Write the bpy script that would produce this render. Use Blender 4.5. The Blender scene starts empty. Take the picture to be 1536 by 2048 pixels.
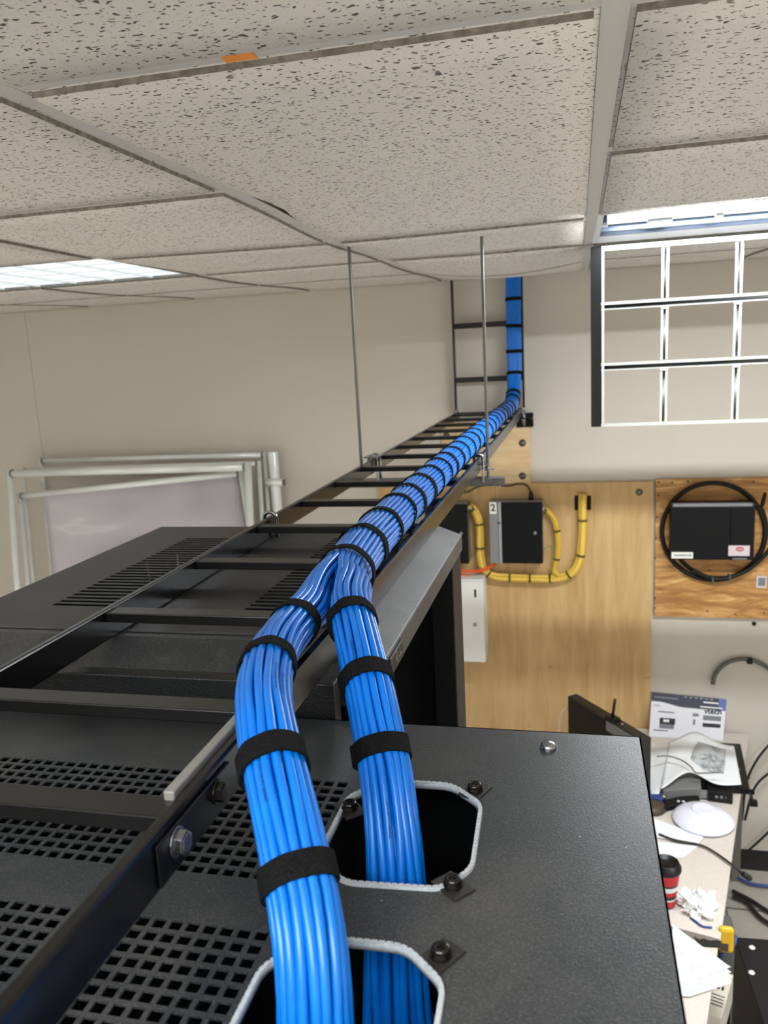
import bpy, bmesh, math, random
from mathutils import Vector, Matrix
random.seed(7)
SC = bpy.context.scene
COL = SC.collection
H = 2.626                     # camera height above the floor; z below is written relative to the camera
PI = math.pi
SPREAD = 125                  # cut-off of the added unseen ceiling lamps, degrees

# ------------------------------------------------------------------ camera
YAW, PIT, ROL, F = -0.239513623, -0.191065953, -0.0524730445, 1622.16451
def _cam_axes():
    cy, sy = math.cos(YAW), math.sin(YAW); cp, sp = math.cos(PIT), math.sin(PIT)
    f = Vector((sy*cp, cy*cp, sp)); r = Vector((cy, -sy, 0)); u = r.cross(f)
    cr, sr = math.cos(ROL), math.sin(ROL)
    return r*cr + u*sr, -r*sr + u*cr, f
CR, CU, CF = _cam_axes()
cam = bpy.data.cameras.new('camera'); camo = bpy.data.objects.new('camera', cam); COL.objects.link(camo)
cam.sensor_fit = 'HORIZONTAL'; cam.sensor_width = 36.0; cam.lens = F/1536*36
cam.clip_start = 0.02; cam.clip_end = 50
camo.matrix_world = Matrix(((CR.x, CU.x, -CF.x, 0), (CR.y, CU.y, -CF.y, 0), (CR.z, CU.z, -CF.z, H), (0, 0, 0, 1)))
cam.dof.use_dof = True; cam.dof.focus_distance = 0.95; cam.dof.aperture_fstop = 14.0
SC.camera = camo
def ray(px, py): return CR*((px-768)/F) - CU*((py-1024)/F) + CF
def onz(px, py, z): d = ray(px, py); return d*(z/d.z)
def ony(px, py, y): d = ray(px, py); return d*(y/d.y)

# ------------------------------------------------------------------ materials
def lin(c):
    return tuple((v/255/12.92 if v/255 <= .04045 else ((v/255+.055)/1.055)**2.4) for v in c)
MATS = {}
def mat(name, rgb, rough=.5, metal=0., bump=None, var=None, spec=.5, alpha=1., emit=None, trans=0., sheen=0., coat=0.):
    m = bpy.data.materials.new(name); m.use_nodes = True; MATS[name] = m
    nt = m.node_tree; b = nt.nodes['Principled BSDF']
    c = lin(rgb)
    b.inputs['Base Color'].default_value = (*c, 1); b.inputs['Roughness'].default_value = rough
    b.inputs['Metallic'].default_value = metal; b.inputs['Specular IOR Level'].default_value = spec
    b.inputs['Alpha'].default_value = alpha; b.inputs['Transmission Weight'].default_value = trans
    b.inputs['Sheen Weight'].default_value = sheen; b.inputs['Coat Weight'].default_value = coat
    tc = nt.nodes.new('ShaderNodeTexCoord')
    if emit:
        b.inputs['Emission Color'].default_value = (*lin(emit[0]), 1); b.inputs['Emission Strength'].default_value = emit[1]
    if bump:
        n = nt.nodes.new('ShaderNodeTexNoise'); n.inputs['Scale'].default_value = bump[0]; n.inputs['Detail'].default_value = 3
        bp = nt.nodes.new('ShaderNodeBump'); bp.inputs['Strength'].default_value = bump[1]; bp.inputs['Distance'].default_value = bump[2] if len(bump) > 2 else .002
        nt.links.new(tc.outputs['Object'], n.inputs['Vector']); nt.links.new(n.outputs['Fac'], bp.inputs['Height']); nt.links.new(bp.outputs['Normal'], b.inputs['Normal'])
    if var:
        n = nt.nodes.new('ShaderNodeTexNoise'); n.inputs['Scale'].default_value = var[0]; n.inputs['Detail'].default_value = 4
        r = nt.nodes.new('ShaderNodeValToRGB')
        r.color_ramp.elements[0].position = .3; r.color_ramp.elements[1].position = .7
        r.color_ramp.elements[0].color = (*lin(var[1]), 1); r.color_ramp.elements[1].color = (*c, 1)
        nt.links.new(tc.outputs['Object'], n.inputs['Vector']); nt.links.new(n.outputs['Fac'], r.inputs['Fac']); nt.links.new(r.outputs['Color'], b.inputs['Base Color'])
    return m
class NT:
    """small helper to write node trees"""
    def __init__(s, m): s.nt = m.node_tree; s.b = s.nt.nodes['Principled BSDF']
    def n(s, t, **k):
        nd = s.nt.nodes.new('ShaderNode'+t)
        for a, v in k.items(): setattr(nd, a, v)
        return nd
    def l(s, a, b): s.nt.links.new(a, b)
    def math(s, op, a, b=None, clamp=False):
        nd = s.n('Math', operation=op, use_clamp=clamp)
        for i, v in enumerate((a, b)):
            if v is None: continue
            if isinstance(v, (int, float)): nd.inputs[i].default_value = v
            else: s.l(v, nd.inputs[i])
        return nd.outputs[0]
    def mix(s, f, a, b):
        nd = s.n('Mix', data_type='RGBA')
        for i, v in ((0, f), (6, a), (7, b)):
            if isinstance(v, (int, float)): nd.inputs[i].default_value = v
            elif isinstance(v, tuple): nd.inputs[i].default_value = (*v, 1)
            else: s.l(v, nd.inputs[i])
        return nd.outputs[2]
    def coords(s, scale=(1, 1, 1), kind='Object', rot=(0, 0, 0)):
        tc = s.n('TexCoord'); mp = s.n('Mapping'); mp.inputs['Scale'].default_value = scale; mp.inputs['Rotation'].default_value = rot
        s.l(tc.outputs[kind], mp.inputs['Vector']); return mp.outputs['Vector']
    def noise(s, vec, scale, detail=3, rough=.5, dist=0.):
        nd = s.n('TexNoise'); nd.inputs['Scale'].default_value = scale; nd.inputs['Detail'].default_value = detail
        nd.inputs['Roughness'].default_value = rough; nd.inputs['Distortion'].default_value = dist
        s.l(vec, nd.inputs['Vector']); return nd.outputs['Fac']
    def ramp(s, f, stops):
        r = s.n('ValToRGB'); e = r.color_ramp.elements
        while len(e) < len(stops): e.new(.5)
        for i, (p, c) in enumerate(stops): e[i].position = p; e[i].color = (*c, 1)
        s.l(f, r.inputs['Fac']); return r.outputs['Color']
    def bump(s, h, strength=.3, dist=.002):
        bp = s.n('Bump'); bp.inputs['Strength'].default_value = strength; bp.inputs['Distance'].default_value = dist
        s.l(h, bp.inputs['Height']); s.l(bp.outputs['Normal'], s.b.inputs['Normal'])
    def color(s, c): s.l(c, s.b.inputs['Base Color'])

# ceiling tile: white mineral board with worm-shaped pits
m = mat('mineral_tile', (214, 210, 203), .95, spec=.2); t = NT(m)
geo = t.n('NewGeometry')
nv = t.n('TexNoise'); nv.inputs['Scale'].default_value = 60; nv.inputs['Detail'].default_value = 2; t.l(geo.outputs['Position'], nv.inputs['Vector'])
ad = t.n('VectorMath', operation='MULTIPLY_ADD'); ad.inputs[1].default_value = (.02, .014, 0); t.l(nv.outputs['Color'], ad.inputs[0]); t.l(geo.outputs['Position'], ad.inputs[2])
mp = t.n('Mapping'); mp.inputs['Scale'].default_value = (125, 235, 0); mp.inputs['Rotation'].default_value = (0, 0, .12); t.l(ad.outputs[0], mp.inputs['Vector'])
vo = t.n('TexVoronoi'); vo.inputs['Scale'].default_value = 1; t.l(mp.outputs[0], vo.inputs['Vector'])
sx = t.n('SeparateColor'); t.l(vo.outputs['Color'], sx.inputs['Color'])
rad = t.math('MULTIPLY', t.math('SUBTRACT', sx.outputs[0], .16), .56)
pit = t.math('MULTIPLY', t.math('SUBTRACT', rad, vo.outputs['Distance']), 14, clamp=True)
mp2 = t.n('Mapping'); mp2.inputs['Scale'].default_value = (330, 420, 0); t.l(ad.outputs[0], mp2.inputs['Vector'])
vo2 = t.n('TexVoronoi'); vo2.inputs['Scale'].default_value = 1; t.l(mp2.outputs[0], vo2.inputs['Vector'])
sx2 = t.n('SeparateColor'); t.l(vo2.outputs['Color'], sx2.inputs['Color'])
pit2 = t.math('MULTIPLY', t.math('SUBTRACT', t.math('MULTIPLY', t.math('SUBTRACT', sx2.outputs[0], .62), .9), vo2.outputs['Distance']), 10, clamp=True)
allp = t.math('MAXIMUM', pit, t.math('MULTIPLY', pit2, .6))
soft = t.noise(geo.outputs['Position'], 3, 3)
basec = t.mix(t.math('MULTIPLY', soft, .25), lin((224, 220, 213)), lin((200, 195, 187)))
t.color(t.mix(t.math('MULTIPLY', allp, .86), basec, lin((50, 46, 42))))  # shade inside the pits is put into the colour
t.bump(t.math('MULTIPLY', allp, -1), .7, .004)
mat('tile_edge', (160, 153, 144), .9, var=(70, (112, 105, 96)))
mat('tee_white', (196, 195, 190), .45, bump=(180, .03))
mat('wall_paint', (200, 194, 184), .8, bump=(220, .12, .001), var=(1.3, (196, 190, 179)))
m = mat('wall_paint_back', (217, 212, 202), .8); t = NT(m)
geo = t.n('NewGeometry'); sp = t.n('SeparateXYZ'); t.l(geo.outputs['Position'], sp.inputs[0])
sm = t.math('LESS_THAN', t.math('ABSOLUTE', t.math('SUBTRACT', sp.outputs[0], -2.905)), .003)
t.color(t.mix(t.math('MULTIPLY', sm, .4), t.mix(t.noise(geo.outputs['Position'], 1.5), lin((196, 190, 179)), lin((204, 198, 188))), lin((120, 112, 100))))
t.bump(t.noise(geo.outputs['Position'], 240, 2), .1, .001)
m = mat('floor_tile', (150, 146, 138), .35); t = NT(m)
geo = t.n('NewGeometry'); br = t.n('TexBrick', offset=0.)
for k, v in (('Scale', 1.), ('Mortar Size', .006), ('Brick Width', .33), ('Row Height', .33)): br.inputs[k].default_value = v
br.inputs['Color1'].default_value = (*lin((178, 172, 162)), 1); br.inputs['Color2'].default_value = (*lin((168, 163, 154)), 1); br.inputs['Mortar'].default_value = (*lin((72, 68, 62)), 1)
t.l(geo.outputs['Position'], br.inputs['Vector'])
t.color(t.mix(t.math('MULTIPLY', t.noise(geo.outputs['Position'], 40, 5), .5), br.outputs['Color'], lin((140, 134, 124))))
mat('cove_black', (20, 20, 21), .5)

# black powder coat with dust and grit
def powder(name, base, rough, dust=(120, 118, 112), dust_amt=.35, speck=True, tint=None, scale=1.):
    m = mat(name, base, rough); t = NT(m)
    v = t.coords()
    sm = t.noise(v, 6*scale, 5, .65, .6)
    d = t.math('MULTIPLY', t.math('SUBTRACT', sm, .5), 2.2, clamp=True)
    fine = t.noise(v, 520, 2, .8)
    d2 = t.math('MULTIPLY', d, t.math('ADD', t.math('MULTIPLY', fine, .7), .3))
    c = t.mix(t.math('MULTIPLY', d2, dust_amt), lin(base), lin(dust))
    c = t.mix(t.math('MULTIPLY', t.math('SUBTRACT', fine, .48), 1.6, clamp=True), c, lin(tuple(min(255, x*2.2+26) for x in base)))
    if speck:
        vo = t.n('TexVoronoi'); vo.inputs['Scale'].default_value = 60; t.l(v, vo.inputs['Vector'])
        sc = t.n('SeparateColor'); t.l(vo.outputs['Color'], sc.inputs['Color'])
        s = t.math('LESS_THAN', vo.outputs['Distance'], t.math('MULTIPLY', t.math('SUBTRACT', sc.outputs[0], .93), .9))
        c = t.mix(t.math('MULTIPLY', s, .8), c, lin((190, 188, 182)))
    t.color(c)
    t.bump(t.noise(v, 700, 2), .25, .0008)
    return m
powder('rack_top', (36, 39, 41), .36, dust=(114, 106, 97), dust_amt=.62)
powder('rack_top_far', (24, 24, 25), .45, dust_amt=.22, speck=False)
powder('rack_bezel', (44, 45, 45), .5, dust_amt=.5, dust=(150, 147, 140), speck=False)
mat('rack_side', (9, 10, 12), .5, spec=.3, bump=(600, .15, .0006))
mat('rack_inside', (9, 9, 10), .7)
mat('crinkle_black', (15, 16, 17), .45, bump=(420, .45, .0015))
mat('ladder_black', (10, 10, 11), .22, bump=(25, .02), var=(9, (14, 14, 15)))
mat('rung_black', (13, 13, 13), .32, var=(20, (20, 19, 18)))
mat('splice_grey', (150, 147, 140), .4, .3)
m = mat('cable_blue', (12, 104, 222), .3, bump=(90, .06, .001)); t = NT(m)
v = t.coords(); t.color(t.mix(t.noise(v, 40, 3), lin((0, 102, 202)), lin((6, 128, 228))))
mat('cable_print', (6, 36, 96), .6)
m = mat('hook_loop', (10, 10, 10), .95, bump=(1500, .9, .0015), var=(700, (34, 34, 35)), spec=.12)
mat('zinc', (186, 188, 190), .22, 1., bump=(160, .12), var=(70, (140, 143, 148)))
mat('zinc_dull', (150, 150, 146), .42, .9, var=(60, (110, 110, 106)))
mat('rod_steel', (120, 120, 116), .35, .85)
mat('black_screw', (58, 55, 52), .25, .85)
mat('clip_brown', (33, 30, 28), .5, bump=(500, .2))
m = mat('edge_trim', (186, 190, 192), .4, var=(300, (168, 172, 174)))
mat('aluminium', (242, 246, 244), .25, .12, var=(8, (230, 235, 232)), spec=.7)
mat('alu_end', (120, 122, 124), .4, .6)
m = mat('film', (176, 171, 180), .4, alpha=.78); t = NT(m)
v = t.coords((1.0, 1.0, 2.6)); w = t.noise(v, 1.2, 2.5, .5, .8)
t.color(t.ramp(w, [(.3, lin((180, 176, 186))), (.5, lin((204, 199, 207))), (.58, lin((210, 206, 213))), (.61, lin((224, 221, 227))), (.66, lin((206, 202, 209)))]))
t.bump(w, .5, .02)
mat('louver_metal', (222, 226, 225), .25, .85)
mat('louver_frame', (16, 17, 17), .3, .3)
mat('fixture_white', (232, 234, 235), .4)
mat('fixture_metal', (76, 88, 106), .35, .5)
mat('lens_light', (235, 240, 242), .3, emit=((228, 238, 244), .78))
mat('lens_rib', (206, 212, 214), .35, emit=((216, 226, 232), .42))
mat('tube_light', (255, 255, 255), .4, emit=((250, 252, 255), 3.))
mat('orange_tape', (244, 150, 60), .6)

def plywood(name, horiz, c0, c1, c2, contrast):
    m = mat(name, c1, .62); t = NT(m)
    sc = (1.3, 1, 6.5) if horiz else (7, 1, .9)
    v = t.coords(sc)
    g = t.noise(v, 2.6, 5, .55, 2.2 if horiz else .9)
    v2 = t.coords((1, 1, 1)); blot = t.noise(v2, 2.6, 4, .55, .4)
    c = t.ramp(g, [(.3, lin(c0)), (.5, lin(c1)), (.72, lin(c2))])
    c = t.mix(t.math('MULTIPLY', t.math('SUBTRACT', blot, .42), contrast, clamp=True), c, lin(c0))
    if horiz:
        wv = t.n('TexWave', wave_type='BANDS', bands_direction='Z'); wv.inputs['Scale'].default_value = 4.2; wv.inputs['Distortion'].default_value = 13; wv.inputs['Detail'].default_value = 3; wv.inputs['Detail Scale'].default_value = 1.1
        t.l(t.coords((.45, 1, 1)), wv.inputs['Vector'])
        c = t.mix(t.math('MULTIPLY', t.math('SUBTRACT', wv.outputs['Fac'], .55), 1.3, clamp=True), c, lin(c0))
    else:
        kn = t.noise(t.coords((5, 1, 9)), 1.7, 3, .6)
        c = t.mix(t.math('MULTIPLY', t.math('SUBTRACT', kn, .66), 3.5, clamp=True), c, lin((118, 88, 50)))
    t.color(c); t.bump(g, .15, .002)
plywood('ply_birch', False, (184, 148, 96), (198, 164, 112), (209, 178, 126), 1.0)
plywood('ply_fir', True, (146, 98, 48), (190, 140, 80), (222, 182, 122), .6)
plywood('ply_light', True, (204, 172, 124), (216, 190, 148), (224, 202, 164), .4)
mat('ply_edge', (164, 132, 86), .7, var=(120, (120, 92, 56)))
mat('box_black', (6, 7, 10), .5, spec=.22)
mat('box_black_top', (118, 120, 122), .35, .2)
mat('panel_grey', (128, 129, 132), .45)
mat('panel_grey_light', (156, 157, 158), .4)
mat('lock_metal', (150, 150, 150), .3, .9)
mat('label_white', (226, 226, 222), .6)
mat('label_pink', (206, 196, 200), .6)
mat('label_red', (190, 70, 84), .6)
mat('ink', (24, 24, 26), .6)
mat('ink_grey', (120, 122, 128), .7)
mat('cable_yellow', (212, 172, 46), .45, bump=(60, .1))
mat('cable_yellow_light', (232, 200, 92), .45, bump=(60, .1))
mat('cable_orange', (226, 96, 42), .45)
mat('cable_green', (106, 140, 70), .5)
mat('tie_black', (52, 42, 24), .6)
mat('hose_black', (13, 15, 13), .5, spec=.3)
mat('hose_grey', (92, 92, 84), .5)
mat('cord_brown', (66, 56, 42), .5)
mat('cord_black', (22, 22, 22), .5)
mat('cord_blue', (38, 66, 130), .5)
mat('cord_pink', (206, 178, 166), .5)
mat('cabinet_white', (226, 228, 226), .45)
mat('desk_laminate', (206, 198, 188), .4, var=(140, (196, 187, 177)))
mat('desk_edge', (182, 176, 166), .5)
mat('desk_leg', (120, 118, 112), .4, .5)
m = mat('paper', (222, 225, 227), .85)
def printed(name, base, ink, sx, sz, thr, rows=True):
    m = mat(name, base, .8); t = NT(m)
    v = t.coords((sx, sx, sx)); n = t.noise(v, 1, 4, .7)
    v2 = t.coords((sz, sz, sz)); n2 = t.noise(v2, 1, 2)
    f = t.math('MULTIPLY', t.math('SUBTRACT', n, thr), 9, clamp=True)
    f = t.math('MULTIPLY', f, t.math('MULTIPLY', t.math('SUBTRACT', n2, .42), 6, clamp=True))
    t.color(t.mix(t.math('MULTIPLY', f, .75), lin(base), lin(ink)))
printed('paper_print', (222, 225, 227), (70, 72, 76), 240, 14, .5)
printed('paper_drawing', (186, 190, 191), (96, 100, 104), 60, 14, .42)
mat('shell_white', (222, 223, 236), .25, coat=.3)
mat('tissue', (238, 239, 240), .9)
mat('plastic_black', (14, 14, 15), .38, spec=.35)
mat('plastic_dark', (30, 30, 27), .5, bump=(500, .2))
mat('plastic_grey', (112, 112, 110), .5)
mat('cup_red', (186, 34, 44), .5)
mat('cup_dark', (44, 42, 42), .4)
mat('box_navy', (52, 54, 72), .55)
mat('box_white', (222, 223, 231), .6)
mat('box_blue', (84, 104, 170), .55)
mat('case_black', (17, 18, 22), .45)
mat('chassis_beige', (190, 184, 170), .45)
mat('tool_yellow', (214, 172, 22), .45)
mat('leg_grey', (96, 98, 96), .45, .4)
M = MATS

# ------------------------------------------------------------------ mesh builder
OFF = {}
def V(*a): return Vector(a)
class MB:
    def __init__(s): s.v = []; s.f = []; s.sm = []
    def add(s, vs, fs, smooth=False):
        o = len(s.v); s.v += [Vector(p) for p in vs]
        for f in fs: s.f.append(tuple(i+o for i in f)); s.sm.append(smooth)
        return s
    def box(s, x0, x1, y0, y1, z0, z1):
        return s.obox(V((x0+x1)/2, (y0+y1)/2, (z0+z1)/2), V((x1-x0)/2, 0, 0), V(0, (y1-y0)/2, 0), V(0, 0, (z1-z0)/2))
    def obox(s, c, a, b, d):
        vs = [c+a*i+b*j+d*k for k in (-1, 1) for j in (-1, 1) for i in (-1, 1)]
        return s.add(vs, [(0, 2, 3, 1), (4, 5, 7, 6), (0, 1, 5, 4), (2, 6, 7, 3), (0, 4, 6, 2), (1, 3, 7, 5)])
    def bar(s, p, q, w, h, up=V(0, 0, 1)):
        p, q = Vector(p), Vector(q); t = (q-p).normalized(); a = t.cross(up).normalized(); b = a.cross(t)
        return s.obox((p+q)/2, (q-p)/2, a*w/2, b*h/2)
    def prism(s, pts, d, smooth=False):
        """extrude polygon pts (3D, CCW seen from +d side) along d"""
        n = len(pts); d = Vector(d); vs = [Vector(p) for p in pts]+[Vector(p)+d for p in pts]
        fs = [tuple(range(n-1, -1, -1)), tuple(range(n, 2*n))]
        s.add(vs, fs); o = len(s.v)-2*n
        for i in range(n): s.f.append((o+i, o+(i+1) % n, o+n+(i+1) % n, o+n+i)); s.sm.append(smooth)
        return s
    def sweep(s, path, prof, closed=False, ref=None, smooth=True, caps=True, scales=None):
        """prof: list of (a,b) in the frame (a along 'side', b along 'up')"""
        path = [Vector(p) for p in path]; n = len(path); k = len(prof); rings = []
        side = None
        for i, p in enumerate(path):
            if closed: t = path[(i+1) % n]-path[i-1]
            else: t = path[min(i+1, n-1)]-path[max(i-1, 0)]
            t.normalize()
            if ref is not None:
                a = ref - t*ref.dot(t); a.normalize()
            else:
                if side is None:
                    r0 = V(0, 0, 1) if abs(t.z) < .9 else V(1, 0, 0); a = t.cross(r0).normalized()
                else:
                    a = (side - t*side.dot(t)).normalized()
            side = a; b = a.cross(t)
            sc = scales[i] if scales else 1
            rings.append([p+a*(x*sc)+b*(y*sc) for x, y in prof])
        vs = [q for r in rings for q in r]; fs = []
        m = n if closed else n-1
        for i in range(m):
            i2 = (i+1) % n
            for j in range(k): j2 = (j+1) % k; fs.append((i*k+j, i*k+j2, i2*k+j2, i2*k+j))
        s.add(vs, fs, smooth)
        if caps and not closed:
            o = len(s.v)-n*k
            s.f.append(tuple(o+j for j in range(k-1, -1, -1))); s.sm.append(False)
            s.f.append(tuple(o+(n-1)*k+j for j in range(k))); s.sm.append(False)
        return s
    def tube(s, path, r, n=12, closed=False, scales=None, squash=1.):
        return s.sweep(path, [(r*math.cos(2*PI*j/n), r*squash*math.sin(2*PI*j/n)) for j in range(n)], closed, scales=scales)
    def cyl(s, c, axis, r, h, n=20, r2=None):
        axis = Vector(axis).normalized(); r2 = r if r2 is None else r2
        return s.lathe(c, axis, [(0, 0), (r, 0), (r2, h), (0, h)], n, smooth=False)
    def lathe(s, c, axis, prof, n=24, smooth=True):
        c = Vector(c); axis = Vector(axis).normalized(); r0 = V(0, 0, 1) if abs(axis.z) < .9 else V(1, 0, 0)
        a = axis.cross(r0).normalized(); b = axis.cross(a)
        vs = []; fs = []; k = len(prof)
        for i in range(n):
            th = 2*PI*i/n; d = a*math.cos(th)+b*math.sin(th)
            for r, h in prof: vs.append(c+axis*h+d*r)
        for i in range(n):
            i2 = (i+1) % n
            for j in range(k-1): fs.append((i*k+j, i2*k+j, i2*k+j+1, i*k+j+1))
        return s.add(vs, fs, smooth)
    def grid(s, fn, nu, nv, thick=None, smooth=True):
        """fn(u,v)->Vector ; optional thickness vector function gives a solid sheet"""
        top = [[Vector(fn(i/nu, j/nv)) for j in range(nv+1)] for i in range(nu+1)]
        k = nv+1
        vs = [p for r in top for p in r]
        fs = [(i*k+j, (i+1)*k+j, (i+1)*k+j+1, i*k+j+1) for i in range(nu) for j in range(nv)]
        if thick is None: return s.add(vs, fs, smooth)
        th = Vector(thick); N = len(vs)
        vs = vs+[p-th for p in vs]
        fs += [(N+i*k+j, N+i*k+j+1, N+(i+1)*k+j+1, N+(i+1)*k+j) for i in range(nu) for j in range(nv)]
        s.add(vs, fs, smooth); o = len(s.v)-2*N; e = []
        for i in range(nu): e.append(((i+1)*k, i*k)); e.append((i*k+nv, (i+1)*k+nv))
        for j in range(nv): e.append((j, j+1)); e.append((nu*k+j+1, nu*k+j))
        for a, b in e: s.f.append((o+b, o+a, o+a+N, o+b+N)); s.sm.append(False)
        return s
    def build(s, name, m, parent=None, bevel=0., seg=2, kind=None):
        me = bpy.data.meshes.new(name)
        if parent is not None: off = OFF[parent.name]
        else:
            xs = [p.x for p in s.v]; ys = [p.y for p in s.v]
            off = V((min(xs)+max(xs))/2, (min(ys)+max(ys))/2, min(p.z for p in s.v)+H)
        me.from_pydata([(p.x-off.x, p.y-off.y, p.z+H-off.z) for p in s.v], [], s.f)
        me.polygons.foreach_set('use_smooth', s.sm)
        me.validate(); me.update()
        bm = bmesh.new(); bm.from_mesh(me); bmesh.ops.remove_doubles(bm, verts=bm.verts, dist=1e-6)
        bmesh.ops.recalc_face_normals(bm, faces=bm.faces); bm.to_mesh(me); bm.free()
        me.materials.append(M[m] if isinstance(m, str) else m)
        o = bpy.data.objects.new(name, me); COL.objects.link(o)
        if parent is not None: o.parent = parent
        else: o.location = off
        OFF[o.name] = off
        if bevel:
            b = o.modifiers.new('bevel', 'BEVEL'); b.width = bevel; b.segments = seg; b.limit_method = 'ANGLE'; b.angle_limit = math.radians(40)
        if kind: o['kind'] = kind
        return o
def tag(o, label=None, cat=None, group=None, kind=None):
    for k, v in (('label', label), ('category', cat), ('group', group), ('kind', kind)):
        if v: o[k] = v
    return o
def thing(name, label, cat, loc, group=None, kind=None):
    o = bpy.data.objects.new(name, None); COL.objects.link(o); o.empty_display_size = .05
    o.location = (loc[0], loc[1], loc[2]+H); OFF[o.name] = V(loc[0], loc[1], loc[2]+H)
    return tag(o, label, cat, group, kind)
def spline(pts, step=.012, closed=False):
    P = [Vector(p) for p in pts]; out = []
    n = len(P)
    for i in range(n if closed else n-1):
        if closed: a, b, c, d = P[i-1], P[i], P[(i+1) % n], P[(i+2) % n]
        else: a, b, c, d = P[max(i-1, 0)], P[i], P[i+1], P[min(i+2, n-1)]
        k = max(2, int((c-b).length/step))
        for j in range(k):
            t = j/k
            out.append(.5*((2*b)+(c-a)*t+(2*a-5*b+4*c-d)*t*t+(3*b-a-3*c+d)*t*t*t))
    if not closed: out.append(P[-1])
    return out
def text_mb(txt, size, origin, xdir, ydir, depth=.0004, align='CENTER', bold=0.):
    cu = bpy.data.curves.new('lettering', 'FONT'); cu.body = txt; cu.size = size; cu.align_x = align; cu.align_y = 'CENTER'; cu.offset = bold
    cu.resolution_u = 3
    o = bpy.data.objects.new('lettering', cu); COL.objects.link(o)
    dg = bpy.context.evaluated_depsgraph_get(); me = bpy.data.meshes.new_from_object(o.evaluated_get(dg))
    mb = MB(); x, y = Vector(xdir).normalized(), Vector(ydir).normalized(); n = x.cross(y)
    mb.add([Vector(origin)+x*v.co.x+y*v.co.y+n*depth for v in me.vertices], [tuple(p.vertices) for p in me.polygons])
    bpy.data.objects.remove(o); bpy.data.curves.remove(cu); bpy.data.meshes.remove(me)
    return mb
def sstep(a, b, x):
    t = min(1, max(0, (x-a)/(b-a))); return t*t*(3-2*t)
# ------------------------------------------------------------------ the room
X0, X1, Y0, Y1 = -4.6, 3.6, -3.6, 3.95
FZ = -H; CZ = .305
MB().box(X0, X1, Y0, Y1, FZ-.1, FZ).build('floor', 'floor_tile', kind='structure')
MB().box(X0-.1, X1+.1, Y1, Y1+.1, FZ-.1, .6).build('wall_back', 'wall_paint_back', kind='structure')
MB().box(X0-.1, X0, Y0, Y1, FZ-.1, .6).build('wall_left', 'wall_paint', kind='structure')
MB().box(X1, X1+.1, Y0, Y1, FZ-.1, .6).build('wall_right', 'wall_paint', kind='structure')
MB().box(X0-.1, X1+.1, Y0-.1, Y0, FZ-.1, .6).build('wall_front', 'wall_paint', kind='structure')
MB().box(X0, X1, Y1-.008, Y1, FZ, FZ+.108).build('baseboard_back', 'cove_black', kind='structure')

XL = [-4.6, -3.73, -3.11, -2.49, -1.88, -1.265, -.607, .0366, .68, 1.29, 1.9, 3.6]
YL = [.2486, .842, 1.44, 2.08, 2.675, 3.28, 3.95]
def sag(x, y):
    s = -.014*math.exp(-((y-2.08)/.35)**2)*math.exp(-((x+.55)/.7)**2)
    s += .028*sstep(2.9, 3.95, y)
    if -.607 < x < .0366 and y > 2.675:
        s -= .030*math.sin(PI*(x+.607)/.6436)*math.sin(PI*min(1, (y-2.675)/1.275))**.7
    return s
ceil = thing('ceiling', None, None, (0, 1, CZ), kind='structure')
LIGHT_L = (-2.49, -1.265, 2.08, 2.675); LIGHT_R = (.0366, 1.29, 2.08, 2.675)
def in_light(x0, x1, y0):
    return any(x0 >= l[0]-.01 and x1 <= l[1]+.01 and abs(y0-l[2]) < .01 for l in (LIGHT_L, LIGHT_R))
def tile(x0, x1, y0, y1, notch=False):
    g = .0195
    x0 += g; x1 -= g; y0 += g; y1 = y1-g if y1 < 3.9 else y1-.007
    if y0 < .3: pass
    def fn(u, v):
        x = x0+(x1-x0)*u; y = y0+(y1-y0)*v
        if notch:   # a nibbled edge that leaves a dark slot beside the tee
            k = max(0, 1-abs((y-1.60)/.16)); x += .016*min(1, k*1.3)*(1-u)
        return V(x, y, CZ-.0056+sag(x, y))
    def rim(u, v):
        e = .0065; x = x0-e+(x1-x0+2*e)*u; y = y0-e+(y1-y0+2*e)*v
        if notch: k = max(0, 1-abs((y-1.60)/.13)); x += .020*min(1, k*1.6)*(1-u)
        return V(x, y, CZ+.0012+sag(x, y))
    mb = MB().grid(fn, 8, 14 if notch else 8, (0, 0, -.0095)); mb.grid(rim, 8, 14 if notch else 8, (0, 0, -.012))
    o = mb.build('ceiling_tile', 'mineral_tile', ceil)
    o.data.materials.append(M['tile_edge'])
    for p in o.data.polygons:
        if abs(p.normal.z) < .5: p.material_index = 1
for i in range(1, len(XL)-2):
    for j in range(len(YL)-1):
        a, b, c, d = XL[i], XL[i+1], YL[j], YL[j+1]
        if in_light(a, b, c): continue
        if abs(a+.607) < .01 and j == 1: tile(a, b, c, YL[3], True); continue
        if abs(a+.607) < .01 and j == 2: continue
        tile(a, b, c, d)
# plain field of the same tiles outside the picture: behind the camera and at the far sides
big = MB()
big.box(X0, X1, Y0, .2486, CZ-.006, CZ+.012)
big.box(X0, XL[1], .2486, Y1, CZ-.006, CZ+.012); big.box(XL[-2], X1, .2486, Y1, CZ-.006, CZ+.012)
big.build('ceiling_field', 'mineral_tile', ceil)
def tee(p0, p1, wide, axis):
    n = 24 if axis == 'y' else 6
    path = [Vector(p0).lerp(Vector(p1), i/n) for i in range(n+1)]
    path = [V(p.x, p.y, p.z+sag(p.x, p.y)) for p in path]
    h = wide/2
    MB().sweep(path, [(-h, 0), (h, 0), (h, .0015), (.001, .0015), (.001, .035), (-.001, .035), (-.001, .0015), (-h, .0015)],
               ref=V(1, 0, 0) if axis == 'y' else V(0, 1, 0), smooth=False).build('main_tee' if axis == 'y' else 'cross_tee', 'tee_white', ceil)
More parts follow.
